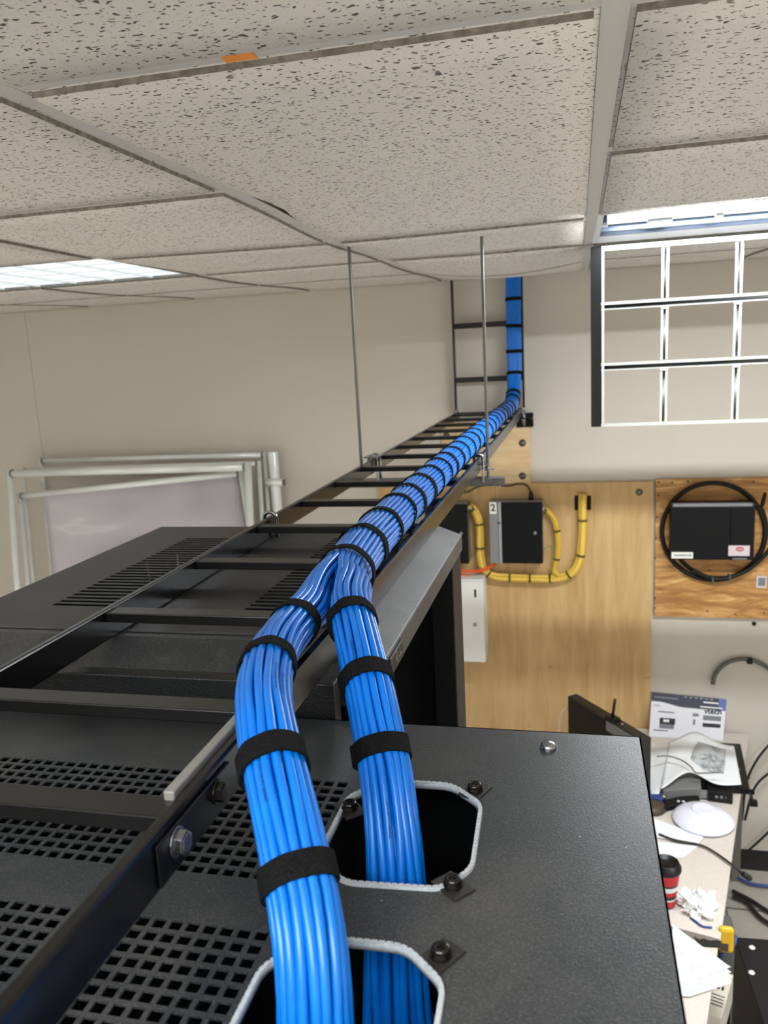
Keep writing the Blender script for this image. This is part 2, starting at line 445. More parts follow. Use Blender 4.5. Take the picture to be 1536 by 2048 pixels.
for x in XL[1:-1]:
    segs = [(.2486, Y1)]
    if any(l[0]+.01 < x < l[1]-.01 for l in (LIGHT_L, LIGHT_R)): segs = [(.2486, 2.08), (2.675, Y1)]
    for a, b in segs: tee((x, a, CZ), (x, b, CZ), .0265, 'y')
for j, y in enumerate(YL[:-1]):
    for i in range(1, len(XL)-2):
        if abs(XL[i]+.607) < .01 and j == 2: continue
        # ref=Y flips the frame, so the flange points down through a negative height
        n = 6; h = .0125
        path = [V(XL[i+1]-.013+(XL[i]-XL[i+1]+.026)*k/n, y, CZ+.0006) for k in range(n+1)]
        path = [V(p.x, p.y, p.z+sag(p.x, p.y)) for p in path]
        MB().sweep(path, [(-h, 0), (h, 0), (h, .0015), (.001, .0015), (.001, .03), (-.001, .03), (-.001, .0015), (-h, .0015)],
                   ref=V(0, 1, 0), smooth=False).build('cross_tee', 'tee_white', ceil)
# tape tab stuck on a cross tee
c = onz(477, 113, CZ)
tag(MB().obox(V(c.x, .842, CZ-.0006), V(.017, 0, 0), V(0, .0115, 0), V(0, 0, .0005)).build('tape_tab', 'orange_tape'),
    'small orange tape tab stuck on the white ceiling grid', 'tape')

# recessed lens fixture (left)
a, b, c, d = LIGHT_L
lt = thing('recessed_light', 'flush fluorescent ceiling light with prismatic lens above the left wall', 'ceiling light', ((a+b)/2, (c+d)/2, CZ), 'recessed ceiling lights')
fr = MB(); w = .018
fr.box(a, b, c, c+w, CZ-.004, CZ+.06); fr.box(a, b, d-w, d, CZ-.004, CZ+.06)
fr.box(a, a+w, c+w, d-w, CZ-.004, CZ+.06); fr.box(b-w, b, c+w, d-w, CZ-.004, CZ+.06)
fr.build('frame', 'zinc_dull', lt)
MB().box(a+w, b-w, c+w, d-w, CZ+.004, CZ+.01).build('lens', 'lens_light', lt)
r = MB()
for k in range(1, 8): x = a+w+(b-a-2*w)*k/8; r.box(x-.004, x+.004, c+w, d-w, CZ-.001, CZ+.004)
for k in range(1, 4): y = c+w+(d-c-2*w)*k/4; r.box(a+w, b-w, y-.004, y+.004, CZ-.001, CZ+.004)
r.build('lens_rib', 'lens_rib', lt)
MB().box(a+w, b-w, c+w, d-w, CZ+.06, CZ+.064).build('housing', 'fixture_white', lt)

# open fixture (right) whose louvre door hangs down from its far edge
a, b, c, d = LIGHT_R
a += .012
rt = thing('recessed_light', 'open fluorescent ceiling light with its silver grid door hanging down', 'ceiling light', ((a+b)/2, (c+d)/2, CZ), 'recessed ceiling lights')
hb = MB()
hb.box(a, a+.004, c+.012, d-.012, CZ, CZ+.11); hb.box(b-.004, b, c+.012, d-.012, CZ, CZ+.11)
hb.box(a, b, c+.012, c+.016, CZ, CZ+.11); hb.box(a, b, d-.016, d-.012, CZ, CZ+.11); hb.box(a, b, c+.012, d-.012, CZ+.11, CZ+.114)
hb.build('housing', 'fixture_metal', rt)
fl = MB()
fl.box(a-.002, b, c, c+.02, CZ-.003, CZ); fl.box(a-.002, b, d-.024, d, CZ-.004, CZ+.012); fl.box(a-.002, a+.016, c, d, CZ-.003, CZ)
fl.build('flange', 'fixture_white', rt)
MB().box(a+.02, b-.02, d-.15, d-.13, CZ+.01, CZ+.022).build('ballast_cover_lip', 'fixture_metal', rt)
for y in (2.36, 2.58):
    MB().tube([V(a+.04, y, CZ+.052), V(b-.04, y, CZ+.052)], .0155, 14).build('tube', 'tube_light', rt)
for x, hw in ((a+.030, .010), (a+.185, .034), (a+.345, .010)):
    for y in (2.58, ):
        MB().box(x-hw, x+hw, y-.022, y+.016, CZ+.022, CZ+.040).build('lamp_holder', 'fixture_white', rt, bevel=.003)
# louvre door, hanging vertically; its lamp side (open channels) faces the room
LY = 2.70; lz1, lz0 = CZ-.012, -.262; lx0, lx1 = a-.006, b
lv = MB()
lv.box(lx0, lx0+.008, LY-.004, LY+.062, lz0, lz1)
lv.box(lx0, lx0+.032, LY-.006, LY-.002, lz0, lz1)
LVF = lv.build('louver_door', 'louver_frame', rt)
MB().box(lx1-.03, lx1, LY-.004, LY+.06, lz0, lz1).build('door_end', 'louver_frame', LVF)
rl = MB()
rl.box(lx0+.032, lx1, LY-.012, LY+.004, lz1-.014, lz1)
rl.box(lx0+.03, lx1, LY-.006, LY+.004, lz0, lz0+.010)
rl.box(lx0+.032, lx0+.040, LY-.008, LY+.05, lz0, lz1)
rl.build('door_rail', 'louver_metal', LVF)
def channel(mb, p0, p1, side, w, depth):
    """a folded V blade: two thin concave leaves that meet at the back"""
    p0, p1, side = Vector(p0), Vector(p1), Vector(side)
    for sg in (-1, 1):
        prof = [(max(.0012, w/2*(1-k)**1.5), k*depth) for k in (0, .2, .4, .6, .8, 1)]
        def fn(u, v):
            q = prof[min(5, int(round(v*5)))]
            return p0.lerp(p1, u)+side*(sg*q[0])+V(0, q[1], 0)
        mb.grid(fn, 1, 5, side*sg*.0012)
        lw = (.0045 if sg > 0 else .0018) if side.z > .5 else .0035
        mb.obox((p0+p1)/2+side*(sg*(w/2-lw))+V(0, -.0008, 0), (p1-p0)/2, side*lw, V(0, .0008, 0))
nx = 6; cw = (lx1-lx0)/nx*1.0
zs = [.1135, -.073]
for z in zs:
    mb = MB(); channel(mb, (lx0+.03, LY-.006, z), (lx1-.03, LY-.006, z), (0, 0, 1), .024, .05); mb.build('blade', 'louver_metal', LVF)
for k in range(1, nx):
    x = .262+(k-1)*.2095
    for z1, z0 in ((lz1-.018, zs[0]+.014), (zs[0]-.014, zs[1]+.014), (zs[1]-.014, lz0+.01)):
        mb = MB(); channel(mb, (x, LY-.004, z0), (x, LY-.004, z1), (1, 0, 0), .022, .022); mb.build('blade', 'louver_metal', LVF)
    for z in zs:
        MB().obox(V(x, LY-.008, z-.015), V(.011, 0, 0), V(0, .003, 0), V(0, 0, .004)).build('clip', 'fixture_white', LVF, bevel=.002)
# hinge strip between fixture and door
MB().box(lx0+.01, lx1, LY-.004, LY+.006, lz1, CZ-.004).build('hinge', 'zinc_dull', rt)

# unseen lens fixtures added over the rest of the room to light it
def added_troffer(x, y, power, label, spread=SPREAD):
    t = thing('recessed_light', label, 'ceiling light', (x, y, CZ), 'recessed ceiling lights')
    f = MB(); a, b, c, d = x-.61, x+.61, y-.3, y+.3; w = .02
    f.box(a, b, c, c+w, CZ-.012, CZ-.002); f.box(a, b, d-w, d, CZ-.012, CZ-.002); f.box(a, a+w, c+w, d-w, CZ-.012, CZ-.002); f.box(b-w, b, c+w, d-w, CZ-.012, CZ-.002)
    f.build('frame', 'zinc_dull', t)
    MB().box(a+w, b-w, c+w, d-w, CZ-.010, CZ-.005).build('lens', 'lens_light', t)
    la = bpy.data.lights.new('lamp', 'AREA'); la.shape = 'RECTANGLE'; la.size = 1.16; la.size_y = .54; la.energy = power; la.color = (.95, .995, 1.04); la.spread = math.radians(spread)
    lo = bpy.data.objects.new('lamp', la); COL.objects.link(lo); lo.location = (x, y, CZ-.014+H)
    return t
# ------------------------------------------------------------------ cable ladder
RT, RB = -.285, -.323             # rail top and bottom
XLO, XLI, XRI, XRO = -.565, -.5555, -.266, -.2565
YS, YE = -.12, 3.93
lad = thing('cable_ladder', 'long horizontal black cable ladder running over the racks to the wall', 'cable ladder', (-.41, 1.9, RB), 'cable ladder sections')
for x0, x1 in ((XLO, XLI), (XRI, XRO)):
    MB().box(x0, x1, YS, YE, RB, RT).build('side_rail', 'ladder_black', lad, bevel=.0022)
for y in [.20, .4445]+[.6015+.2435*k for k in range(0, 14)]:
    MB().box(XLI, XRI, y-.0125, y+.0125, RT-.015, RT-.003).build('rung', 'rung_black', lad, bevel=.0012)
MB().box(XLI, XRI, 3.85, 3.872, RT-.015, RT-.003).build('rung', 'rung_black', lad, bevel=.0012)
# splice on the right rail: inner bar, outer plate and hex bolt
sp = MB().box(XRI-.0085, XRI-.0002, .452, .60, RB+.002, RT+.0035).build('splice_bar', 'splice_grey', lad, bevel=.0012)
pl = MB().box(XRO+.0002, XRO+.0026, .405, .515, RB+.003, RT-.006).build('splice_plate', 'ladder_black', lad, bevel=.001)
def hexbolt(c, axis, r, h, parent, name='bolt', m='zinc'):
    c, axis = Vector(c), Vector(axis).normalized(); r0 = V(0, 0, 1) if abs(axis.z) < .9 else V(1, 0, 0)
    a = axis.cross(r0).normalized(); b = axis.cross(a)
    mb = MB(); mb.cyl(c, axis, r*1.2, .0012, 20)
    mb.prism([c+axis*.0012+(a*math.cos(PI/3*i+.3)+b*math.sin(PI/3*i+.3))*r for i in range(6)], axis*h*.75)
    mb.prism([c+axis*(.0012+h*.75)+(a*math.cos(PI/3*i+.3)+b*math.sin(PI/3*i+.3))*r*.8 for i in range(6)], axis*h*.12)
    return mb.build(name, m, parent, bevel=.0008)
p = onz(436, 1574, -.302); hexbolt((XRO+.0026, .428, -.302), (1, 0, 0), .0085, .008, lad)
hexbolt((XRO+.0026, .490, -.302), (1, 0, 0), .0075, .006, lad, m='black_screw')
def jbolt(x, y, r=.0125):
    """zinc hook bolt that grips a side rail"""
    mb = MB(); pts = []
    for k in range(13):
        th = PI*k/12; pts.append(V(x-math.cos(th)*r, y, RT-.004+math.sin(th)*r))
    pts = [V(x-r, y, RB-.006)]+pts+[V(x+r, y, RB-.03)]
    mb.tube(pts, .0035, 10)
    mb.cyl(V(x+r, y, RB-.010), V(0, 0, 1), .0078, .007, 6)
    mb.build('hook_bolt', 'zinc', lad)
jbolt(-.560, 1.395)
jbolt(-.560, 3.86); jbolt(-.261, 3.86)

# the wall section of the ladder, going up
wl = thing('cable_ladder', 'vertical black cable ladder going up the wall into the ceiling', 'cable ladder', (-.41, 3.92, RB), 'cable ladder sections')
WY0, WY1 = 3.888, 3.926; WT = CZ+.02
for x0, x1 in ((-.574, -.5645), (-.2515, -.242)):
    MB().box(x0, x1, WY0, WY1, RB+.045, WT).build('side_rail', 'ladder_black', wl, bevel=.002)
for z in (.114, -.137):
    MB().box(-.5645, -.2515, WY0+.004, WY0+.016, z-.0125, z+.0125).build('rung', 'rung_black', wl, bevel=.001)
# wall bracket under the far end
wb = thing('wall_bracket', 'black angle bracket carrying the ladder end at the wall', 'bracket', (-.23, 3.93, -.36))
MB().box(-.285, -.205, 3.918, 3.932, -.372, -.305).build('plate', 'ladder_black', wb, bevel=.001)
MB().box(-.60, -.205, 3.85, 3.93, -.330, -.324).build('shelf', 'ladder_black', wb, bevel=.001)
MB().tube([V(-.246, 3.905, -.29), V(-.246, 3.905, -.365)], .005, 10).build('stud', 'zinc', wb)

# trapeze hanger: two rods and a strut below the ladder
hg = thing('trapeze_hanger', 'steel trapeze hanger of two threaded rods and a strut under the ladder', 'hanger', (-.41, 2.21, RB-.025))
HY = 2.215
mb = MB(); prof = [(-.021, 0), (.021, 0), (.021, .021), (.012, .021), (.012, .019), (.019, .019), (.019, .002), (-.019, .002), (-.019, .019), (-.012, .019), (-.012, .021), (-.021, .021)]
mb.sweep([V(-.66, HY, RB-.0225), V(-.197, HY, RB-.0225)], prof, ref=V(0, 1, 0), smooth=False)
mb.build('strut', 'zinc_dull', hg)
for x in (-.600, -.2405):
    rd = MB(); z = RB-.04; n = 0; pts = []; sc = []
    while z < CZ+.01:
        pts.append(V(x, HY, z)); sc.append(1. if n % 2 else .86); z += .0025; n += 1
    rd.tube(pts, .0048, 10, scales=sc).build('threaded_rod', 'rod_steel', hg)
    for z in (RB+.0005, RB-.034): MB().cyl(V(x, HY, z), V(0, 0, 1), .0095, .008, 6).build('nut', 'zinc', hg, bevel=.0008)
    MB().cyl(V(x, HY, RB-.002), V(0, 0, 1), .016, .002, 24).build('washer', 'zinc', hg)
for x, sg in ((-.560, 1), (-.261, -1)):
    mb = MB(); y = HY-.016 if sg > 0 else HY-.05
    for yy in (HY-.024, HY+.012) if sg > 0 else (HY-.045, ):
        pts = [V(x-.012, yy, RB-.004)]+[V(x-math.cos(PI*k/10)*.0125, yy, RT-.003+math.sin(PI*k/10)*.0125) for k in range(11)]+[V(x+.0125, yy, RB-.03)]
        mb.tube(pts, .004, 10)
    mb.box(x-.022, x+.022, HY-.036, HY+.02, RT+.004 if sg > 0 else RT-.022, RT+.008 if sg > 0 else RT-.018)
    mb.build('rail_clamp', 'zinc', hg)

# ------------------------------------------------------------------ racks
def plate_grid(mb, xs, ys, solid, zt, th):
    """flat plate on a rectangular grid with holes where solid(i,j) is False"""
    nx, ny = len(xs)-1, len(ys)-1
    S = [[solid(i, j) for j in range(ny)] for i in range(nx)]
    vid = {}; vs = []; fs = []
    def vv(i, j, k):
        key = (i, j, k)
        if key not in vid: vid[key] = len(vs); vs.append(V(xs[i], ys[j], zt-(th if k else 0)))
        return vid[key]
    for i in range(nx):
        for j in range(ny):
            if not S[i][j]: continue
            fs.append((vv(i, j, 0), vv(i+1, j, 0), vv(i+1, j+1, 0), vv(i, j+1, 0)))
            fs.append((vv(i, j, 1), vv(i, j+1, 1), vv(i+1, j+1, 1), vv(i+1, j, 1)))
            for di, dj, e in ((-1, 0, ((i, j), (i, j+1))), (1, 0, ((i+1, j+1), (i+1, j))), (0, -1, ((i+1, j), (i, j))), (0, 1, ((i, j+1), (i+1, j+1)))):
                a, b = i+di, j+dj
                if 0 <= a < nx and 0 <= b < ny and S[a][b]: continue
                (p, q), (r, t) = e
                fs.append((vv(p, q, 0), vv(r, t, 0), vv(r, t, 1), vv(p, q, 1)))
    mb.add(vs, fs)
NZ = -.370; NXL, NXR, NYF, NYB = -.76, .0565, -.34, .752
nr = thing('server_rack', 'black server rack in front, perforated roof with two cable openings', 'rack', (-.35, .2, FZ), 'server racks')
# roof: perforated part
xa0, xa1 = NXL, -.1975
cx = [-.2041-.01232*k for k in range(44)][::-1]; hx = .00435
rows = [.6273-.01205*k for k in range(12)]+[.4352-.0122*k for k in range(12)]+[.238-.0122*k for k in range(12)]
rows = sorted(rows); hy = .0043
xs = [xa0]+[v for c in cx for v in (c-hx, c+hx)]+[xa1]; ys = [NYF]+[v for c in rows for v in (c-hy, c+hy)]+[NYB]
rf = MB(); TH = .0016
plate_grid(rf, xs, ys, lambda i, j: not (i % 2 == 1 and j % 2 == 1), NZ, TH)
# roof: part with the two cable openings
def rounded(pts, r=.010, n=5):
    out = []; k = len(pts)
    for i, p in enumerate(pts):
        a, b = pts[i-1], pts[(i+1) % k]; p = Vector(p); u = (Vector(a)-p).normalized(); w = (Vector(b)-p).normalized()
        d = r
        s0, s1 = p+u*d, p+w*d
        for j in range(n+1):
            t = j/n; out.append(s0*(1-t)**2+p*2*t*(1-t)+s1*t*t)
    return out
def opening(dy):
    return rounded([V(x, y+dy, NZ) for x, y in ((-.165, .4945), (-.0945, .4985), (-.0765, .524), (-.0795, .6105), (-.108, .6375), (-.166, .6365), (-.1925, .606), (-.1925, .524))])
def ring_plate(mb, loop, x0, x1, y0, y1):
    """rectangle x0..x1,y0..y1 with the loop cut out (top, bottom and inner wall)"""
    n = len(loop); c = V((x0+x1)/2, (y0+y1)/2, 0)
    outer = []
    for p in loop:
        d = V(p.x-c.x, p.y-c.y, 0); s = min((x1-c.x)/abs(d.x) if abs(d.x) > 1e-9 else 1e9, (y1-c.y)/abs(d.y) if abs(d.y) > 1e-9 else 1e9)
        outer.append(V(c.x+d.x*s, c.y+d.y*s, NZ))
    for k, (px, py) in enumerate(((x0, y0), (x1, y0), (x1, y1), (x0, y1))):   # snap the nearest outer point onto each corner
        i = min(range(n), key=lambda q: (outer[q]-V(px, py, NZ)).length); outer[i] = V(px, py, NZ)
    dz = V(0, 0, -TH)
    vs = loop+outer+[p+dz for p in loop]+[p+dz for p in outer]; fs = []
    for i in range(n):
        j = (i+1) % n
        fs += [(i, j, n+j, n+i), (2*n+j, 2*n+i, 3*n+i, 3*n+j), (j, i, 2*n+i, 2*n+j)]
    mb.add(vs, fs)
bx0, bx1 = xa1, -.0705
for dy in (0, -.198, -.396): ring_plate(rf, opening(dy), bx0, bx1, .489+dy, .643+dy)
for y0, y1 in ((.643, NYB), (.445, .489), (.247, .291), (NYF, .093)): rf.box(bx0, bx1, y0, y1, NZ-TH, NZ)
rf.box(bx1, NXR, NYF, NYB, NZ-TH, NZ)
# folded roof edges
rf.box(NXR-.0015, NXR, NYF, NYB, NZ-.030, NZ); rf.box(NXL, NXR, NYB-.0015, NYB, NZ-.030, NZ); rf.box(NXL, NXR, NYF, NYF+.0015, NZ-.03, NZ)
roof = rf.build('roof_panel', 'rack_top', nr)
# edge trim around the openings: a grey U strip made of short clips
for dy in (0, -.198):
    loop = opening(dy); L = []
    for i, p in enumerate(loop):
        q = loop[(i+1) % len(loop)]; n = max(1, int((q-p).length/.0012)); L += [p.lerp(q, j/n) for j in range(n)]
    core = MB().sweep([p for p in L[::2]], [(-.0017, -.003), (.0017, -.003), (.0017, .0018), (.0009, .0026), (-.0009, .0026), (-.0017, .0018)], closed=True, ref=None)
    tr = core.build('edge_trim', 'edge_trim', roof)
    seg = MB(); acc = 0; prev = L[0]
    n = len(L)
    for i in range(0, n, 4):
        p = L[i]; q = L[(i+3) % n]; t = (q-p)
        if t.length < .001: continue
        seg.bar(p+V(0, 0, .0004), q+V(0, 0, .0004), .0030, .0051)
    seg.build('trim_segment', 'edge_trim', tr)
# clips with hex screws at the corners of the openings
def clip(px, py, ang, plate=True):
    c = onz(px, py, NZ); c.z = NZ
    d = V(math.cos(ang), math.sin(ang), 0); e = V(-d.y, d.x, 0)
    cl = MB().obox(c+V(0, 0, .0008), d*.0135, e*.0095, V(0, 0, .0007)).build('clip', 'clip_brown', nr, bevel=.0004)
    sc = MB(); sc.cyl(c+V(0, 0, .0015), V(0, 0, 1), .0072, .0016, 24)
    sc.prism([c+V(0, 0, .0031)+V(math.cos(PI/3*k)*.0062, math.sin(PI/3*k)*.0062, 0) for k in range(6)], V(0, 0, .0034))
    sc.lathe(c+V(0, 0, .0065), V(0, 0, 1), [(.0058, 0), (.0052, .0012), (.0035, .0017), (.003, .0008), (0, .0006)], 20)
    sc.obox(c+V(0, 0, .0078), V(.0034, 0, 0), V(0, .0008, 0), V(0, 0, .0004)); sc.obox(c+V(0, 0, .0078), V(0, .0034, 0), V(.0008, 0, 0), V(0, 0, .0004))
    sc.build('screw', 'black_screw', cl)
clip(950, 1583, 1.15); clip(906, 1774, -.72); clip(882, 1914, 1.0); clip(700, 1620, 2.3)
c = onz(1097, 1495, NZ); c.z = NZ
MB().lathe(c, V(0, 0, 1), [(.0078, 0), (.0078, .0012), (.0068, .0036), (.0045, .0054), (0, .006)], 20).build('roof_bolt', 'zinc', nr)
# body
bd = MB(); zt = NZ-.0018
bd.box(NXR-.022, NXR-.002, NYF+.002, NYB-.002, FZ+.02, zt-.001); bd.box(NXL+.002, NXL+.022, NYF+.002, NYB-.002, FZ+.02, zt-.001)
bd.build('side_panel', 'rack_side', nr, bevel=.002)
MB().box(NXL+.024, NXR-.024, NYB-.02, NYB-.002, FZ+.02, zt-.03).build('rear_door', 'rack_side', nr)
MB().box(NXL+.024, NXR-.024, NYF+.002, NYF+.02, FZ+.02, zt-.03).build('front_door', 'rack_side', nr)
MB().box(NXL+.024, NXR-.024, NYF+.02, NYB-.02, FZ+.02, FZ+.06).build('base', 'rack_inside', nr)
for x in (NXL+.024, NXR-.07):
    for y in (NYF+.06, NYB-.12): MB().box(x, x+.046, y, y+.05, FZ+.06, zt-.012).build('mounting_post', 'rack_inside', nr)
# crinkle-finished crossbar between the racks
tag(MB().box(-.76, -.2485, .757, .778, -.42, -.3335).build('cross_bar', 'crinkle_black', bevel=.0015), 'black crinkle-painted crossbar between the two racks', 'bar')

# far rack
fz = RB-.0006
fr = thing('server_rack', 'black server rack behind, slotted roof under the ladder and open side', 'rack', (-.54, 1.13, FZ), 'server racks')
ax0, ax1, ay0, ay1 = -.832, -.2615, .875, 1.478
nsl = 26; slots = [.968+(1.375-.968)*k/(nsl-1) for k in range(nsl)]
# the slots lie along X in two columns
sx0 = (-.7265, -.5335); 
xs = [ax0, -.727, -.602, -.452, -.262-.065, ax1]
xs = [ax0, -.727, -.560, -.434, -.300, ax1]
ys = [ay0]+[v for c in slots for v in (c-.0046, c+.0046)]+[ay1]
rp = MB(); plate_grid(rp, xs, ys, lambda i, j: not (i in (1, 3) and j % 2 == 1), fz, .0015)
rp.build('roof_panel', 'rack_top_far', fr)
# bezel: sloped frame round the roof
bz = MB()
o0, o1, p0, p1 = -.860, -.2165, .795, 1.505; dz = -.021; dz2 = -.052
inn = [V(ax0, ay0, fz), V(ax1, ay0, fz), V(ax1, ay1, fz), V(ax0, ay1, fz)]
rim = [V(ax0-.006, ay0-.020, fz-.001), V(ax1+.003, ay0-.020, fz-.001), V(ax1+.003, ay1+.014, fz-.001), V(ax0-.006, ay1+.014, fz-.001)]
ou = [V(o0, p0, fz+dz), V(o1, p0, fz+dz), V(o1, p1, fz+dz), V(o0, p1, fz+dz)]
lo = [V(q.x, q.y, fz+dz2) for q in ou]; li = [V(q.x*.94-.03, q.y*.94+.06, fz+dz2) for q in ou]
vs = inn+rim+ou+lo+li; fs = []
for L in range(4):
    for i in range(4): j = (i+1) % 4; fs.append((L*4+i, L*4+j, L*4+4+j, L*4+4+i))
bz.add(vs, fs); BZ = bz.build('bezel', 'rack_bezel', fr, bevel=.003, seg=3)
# dark groove lines on the bezel front
MB().box(ax0, ax1, ay0-.009, ay0-.007, fz-.0004, fz+.0004).build('groove', 'rack_inside', fr)
# badge on the right edge
b0 = V(o1+.0012, .905, fz-.036)
bg = MB().obox(b0, V(.0012, 0, 0), V(0, .036, 0), V(0, 0, .0115)).build('badge', 'plastic_black', fr, bevel=.001)
text_mb('R', .026, b0+V(.0013, -.004, 0), V(0, 1, 0), V(0, 0, 1), .0003).build('emblem', 'zinc', bg)
MB().obox(b0+V(.0013, .0, .0105), V(.0004, 0, 0), V(0, .034, 0), V(0, 0, .0009)).build('badge_edge', 'zinc', bg)
MB().obox(b0+V(.0013, .018, -.003), V(.0003, 0, 0), V(0, .010, 0), V(0, 0, .0012)).build('badge_mark', 'zinc_dull', bg)
# posts, rails, panels
for x in (o0+.012, o1-.052):
    for y in (p0+.01, p1-.07):
        if x > -.4 and y > 1: continue
        MB().box(x, x+.04, y, y+.05, FZ+.04, fz-.046).build('corner_post', 'rack_side', fr, bevel=.002)
MB().box(o1-.046, o1-.004, p1-.105, p1-.002, FZ+.04, fz-.046).build('corner_post', 'rack_side', fr, bevel=.002)
for k in range(26):
    z = fz-.10-.0445*k
rl = MB(); rl.box(o1-.10, o1-.095, 1.08, 1.12, FZ+.05, fz-.05)
RLO = rl.build('mounting_rail', 'rack_inside', fr)
for k in range(34):
    z = fz-.19-.0222*k
    MB().box(o1-.0950, o1-.0942, 1.094, 1.102, z-.0035, z+.0035).build('rail_hole', 'zinc_dull', RLO)
MB().box(o0+.004, o0+.012, p0+.06, p1-.07, FZ+.04, fz-.046).build('side_panel', 'rack_side', fr)
MB().box(o0+.05, o1-.05, p1-.012, p1-.004, FZ+.04, fz-.046).build('rear_door', 'rack_inside', fr)
MB().box(o0+.05, o1-.054, p0+.002, p0+.012, FZ+.04, fz-.05).build('front_door', 'rack_inside', fr)
MB().box(o0+.05, o1-.13, p0+.1, p1-.06, FZ+.04, FZ+.08).build('base', 'rack_inside', fr)
MB().box(o1-.165, o1-.155, p0+.03, p1-.03, FZ+.05, fz-.06).build('inner_panel', 'rack_inside', fr)

# ------------------------------------------------------------------ the blue cables
CR_ = .00345
def rings(spec):
    out = []
    for n, r, ph in spec:
        for k in range(n): a = 2*PI*k/n+ph; out.append((r*math.cos(a), r*math.sin(a)))
    return out
BR = rings(((17, .0186, 0), (11, .0122, .2), (5, .0059, .1), (1, 0, .4)))      # 34
TRK = rings(((26, .0281, .05), (20, .0215, .1), (13, .0148, .2), (7, .0081, 0), (2, .002, .3)))   # 68
TRUNK = [V(-.2915, 1.35, -.2560), V(-.2960, 1.8, -.2565), V(-.2975, 2.5, -.2565), V(-.297, 3.2, -.2565), V(-.294, 3.58, -.2555), V(-.290, 3.72, -.245), V(-.287, 3.80, -.21), V(-.285, 3.838, -.14), V(-.284, 3.852, -.04), V(-.283, 3.856, .1), V(-.282, 3.856, .22), V(-.281, 3.856, CZ+.022)]
LEFT = [V(-.150, .352, -.62), V(-.148, .360, -.48), V(-.148, .374, -.40), V(-.154, .393, -.348), V(-.170, .424, -.316), V(-.190, .457, -.287), V(-.211, .492, -.264), V(-.236, .545, -.2545), V(-.260, .625, -.2535), V(-.274, .725, -.2575), V(-.270, .875, -.2545), V(-.2835, 1.03, -.2555), V(-.287, 1.15, -.2558)]
RIGHT = [V(-.140, .525, -.62), V(-.141, .535, -.48), V(-.141, .550, -.408), V(-.147, .572, -.362), V(-.160, .604, -.324), V(-.183, .655, -.284), V(-.2165, .735, -.2560), V(-.246, .82, -.2515), V(-.270, .875, -.2545), V(-.2835, 1.03, -.2555), V(-.287, 1.15, -.2558)]
loom = thing('cable_loom', 'strapped loom of blue network cables running along the ladder', 'cables', (-.29, 1.5, -.30))
# which trunk slots belong to which branch
order = sorted(range(68), key=lambda i: TRK[i][0]+.25*TRK[i][1]*0)
halves = (order[:34], order[34:])
rng = random.Random(3)
def match(half):
    cx_ = sum(TRK[i][0] for i in half)/34; cy_ = sum(TRK[i][1] for i in half)/34
    T = [((TRK[i][0]-cx_)/.016, (TRK[i][1]-cy_)/.026) for i in half]
    B = [(x/.0187, y/.0187) for x, y in BR]
    perm = list(range(34))
    cost = lambda b, t: (B[b][0]-T[t][0])**2+(B[b][1]-T[t][1])**2
    for _ in range(30000):
        i, j = rng.randrange(34), rng.randrange(34)
        if cost(i, perm[i])+cost(j, perm[j]) > cost(i, perm[j])+cost(j, perm[i]): perm[i], perm[j] = perm[j], perm[i]
    return [half[p] for p in perm]
def frames(path):
    out = []
    for i, p in enumerate(path):
        t = (path[min(i+1, len(path)-1)]-path[max(i-1, 0)]).normalized()
        u = V(1, 0, 0); u = (u-t*u.dot(t)).normalized(); out.append((p, t, u, u.cross(t)))
    return out
STRAPS_T = [.900, 1.025, 1.15, 1.265, 1.375, 1.485, 1.595, 1.705, 1.815, 1.925, 2.035, 2.15, 2.26, 2.375, 2.49, 2.61, 2.73, 2.85, 2.97, 3.09, 3.21, 3.33, 3.45, 3.57]
def strap(p, t, u, w, ru, rw, width, seed=0, squeeze=0., thick=.0019, tail=True):
    """hook-and-loop band round the loom, with an overlapping tail"""
    n = 44; rnd = random.Random(seed); ph = rnd.random()*6; vs = []; fs = []
    start = 2.4+rnd.random()*.8
    m = n+8 if tail else n
    for k in range(m+1):
        a = start+2*PI*k/n; over = .0019*sstep(n-3, n+1, k) if tail else 0
        wob = .0004*math.sin(3*a+ph)+.0003*math.sin(7*a+ph*2)
        skew = .0012*math.sin(a+ph)+(.0010*(k/n) if tail else 0)
        for dr, ds in ((0, -1), (0, 1), (thick, 1), (thick, -1)):
            rr = dr+over+wob
            vs.append(p+u*((ru+rr)*math.cos(a))+w*((rw+rr)*math.sin(a))+t*(ds*width/2+skew))
    for k in range(m):
        for j in range(4): j2 = (j+1) % 4; fs.append((k*4+j, k*4+j2, k*4+4+j2, k*4+4+j))
    fs.append((3, 2, 1, 0)); fs.append((m*4, m*4+1, m*4+2, m*4+3))
    mb = MB(); mb.add(vs, fs, False)
    for i in range(len(mb.sm)): mb.sm[i] = False
    return mb.build('strap', 'hook_loop', loom)
cable_paths = {}
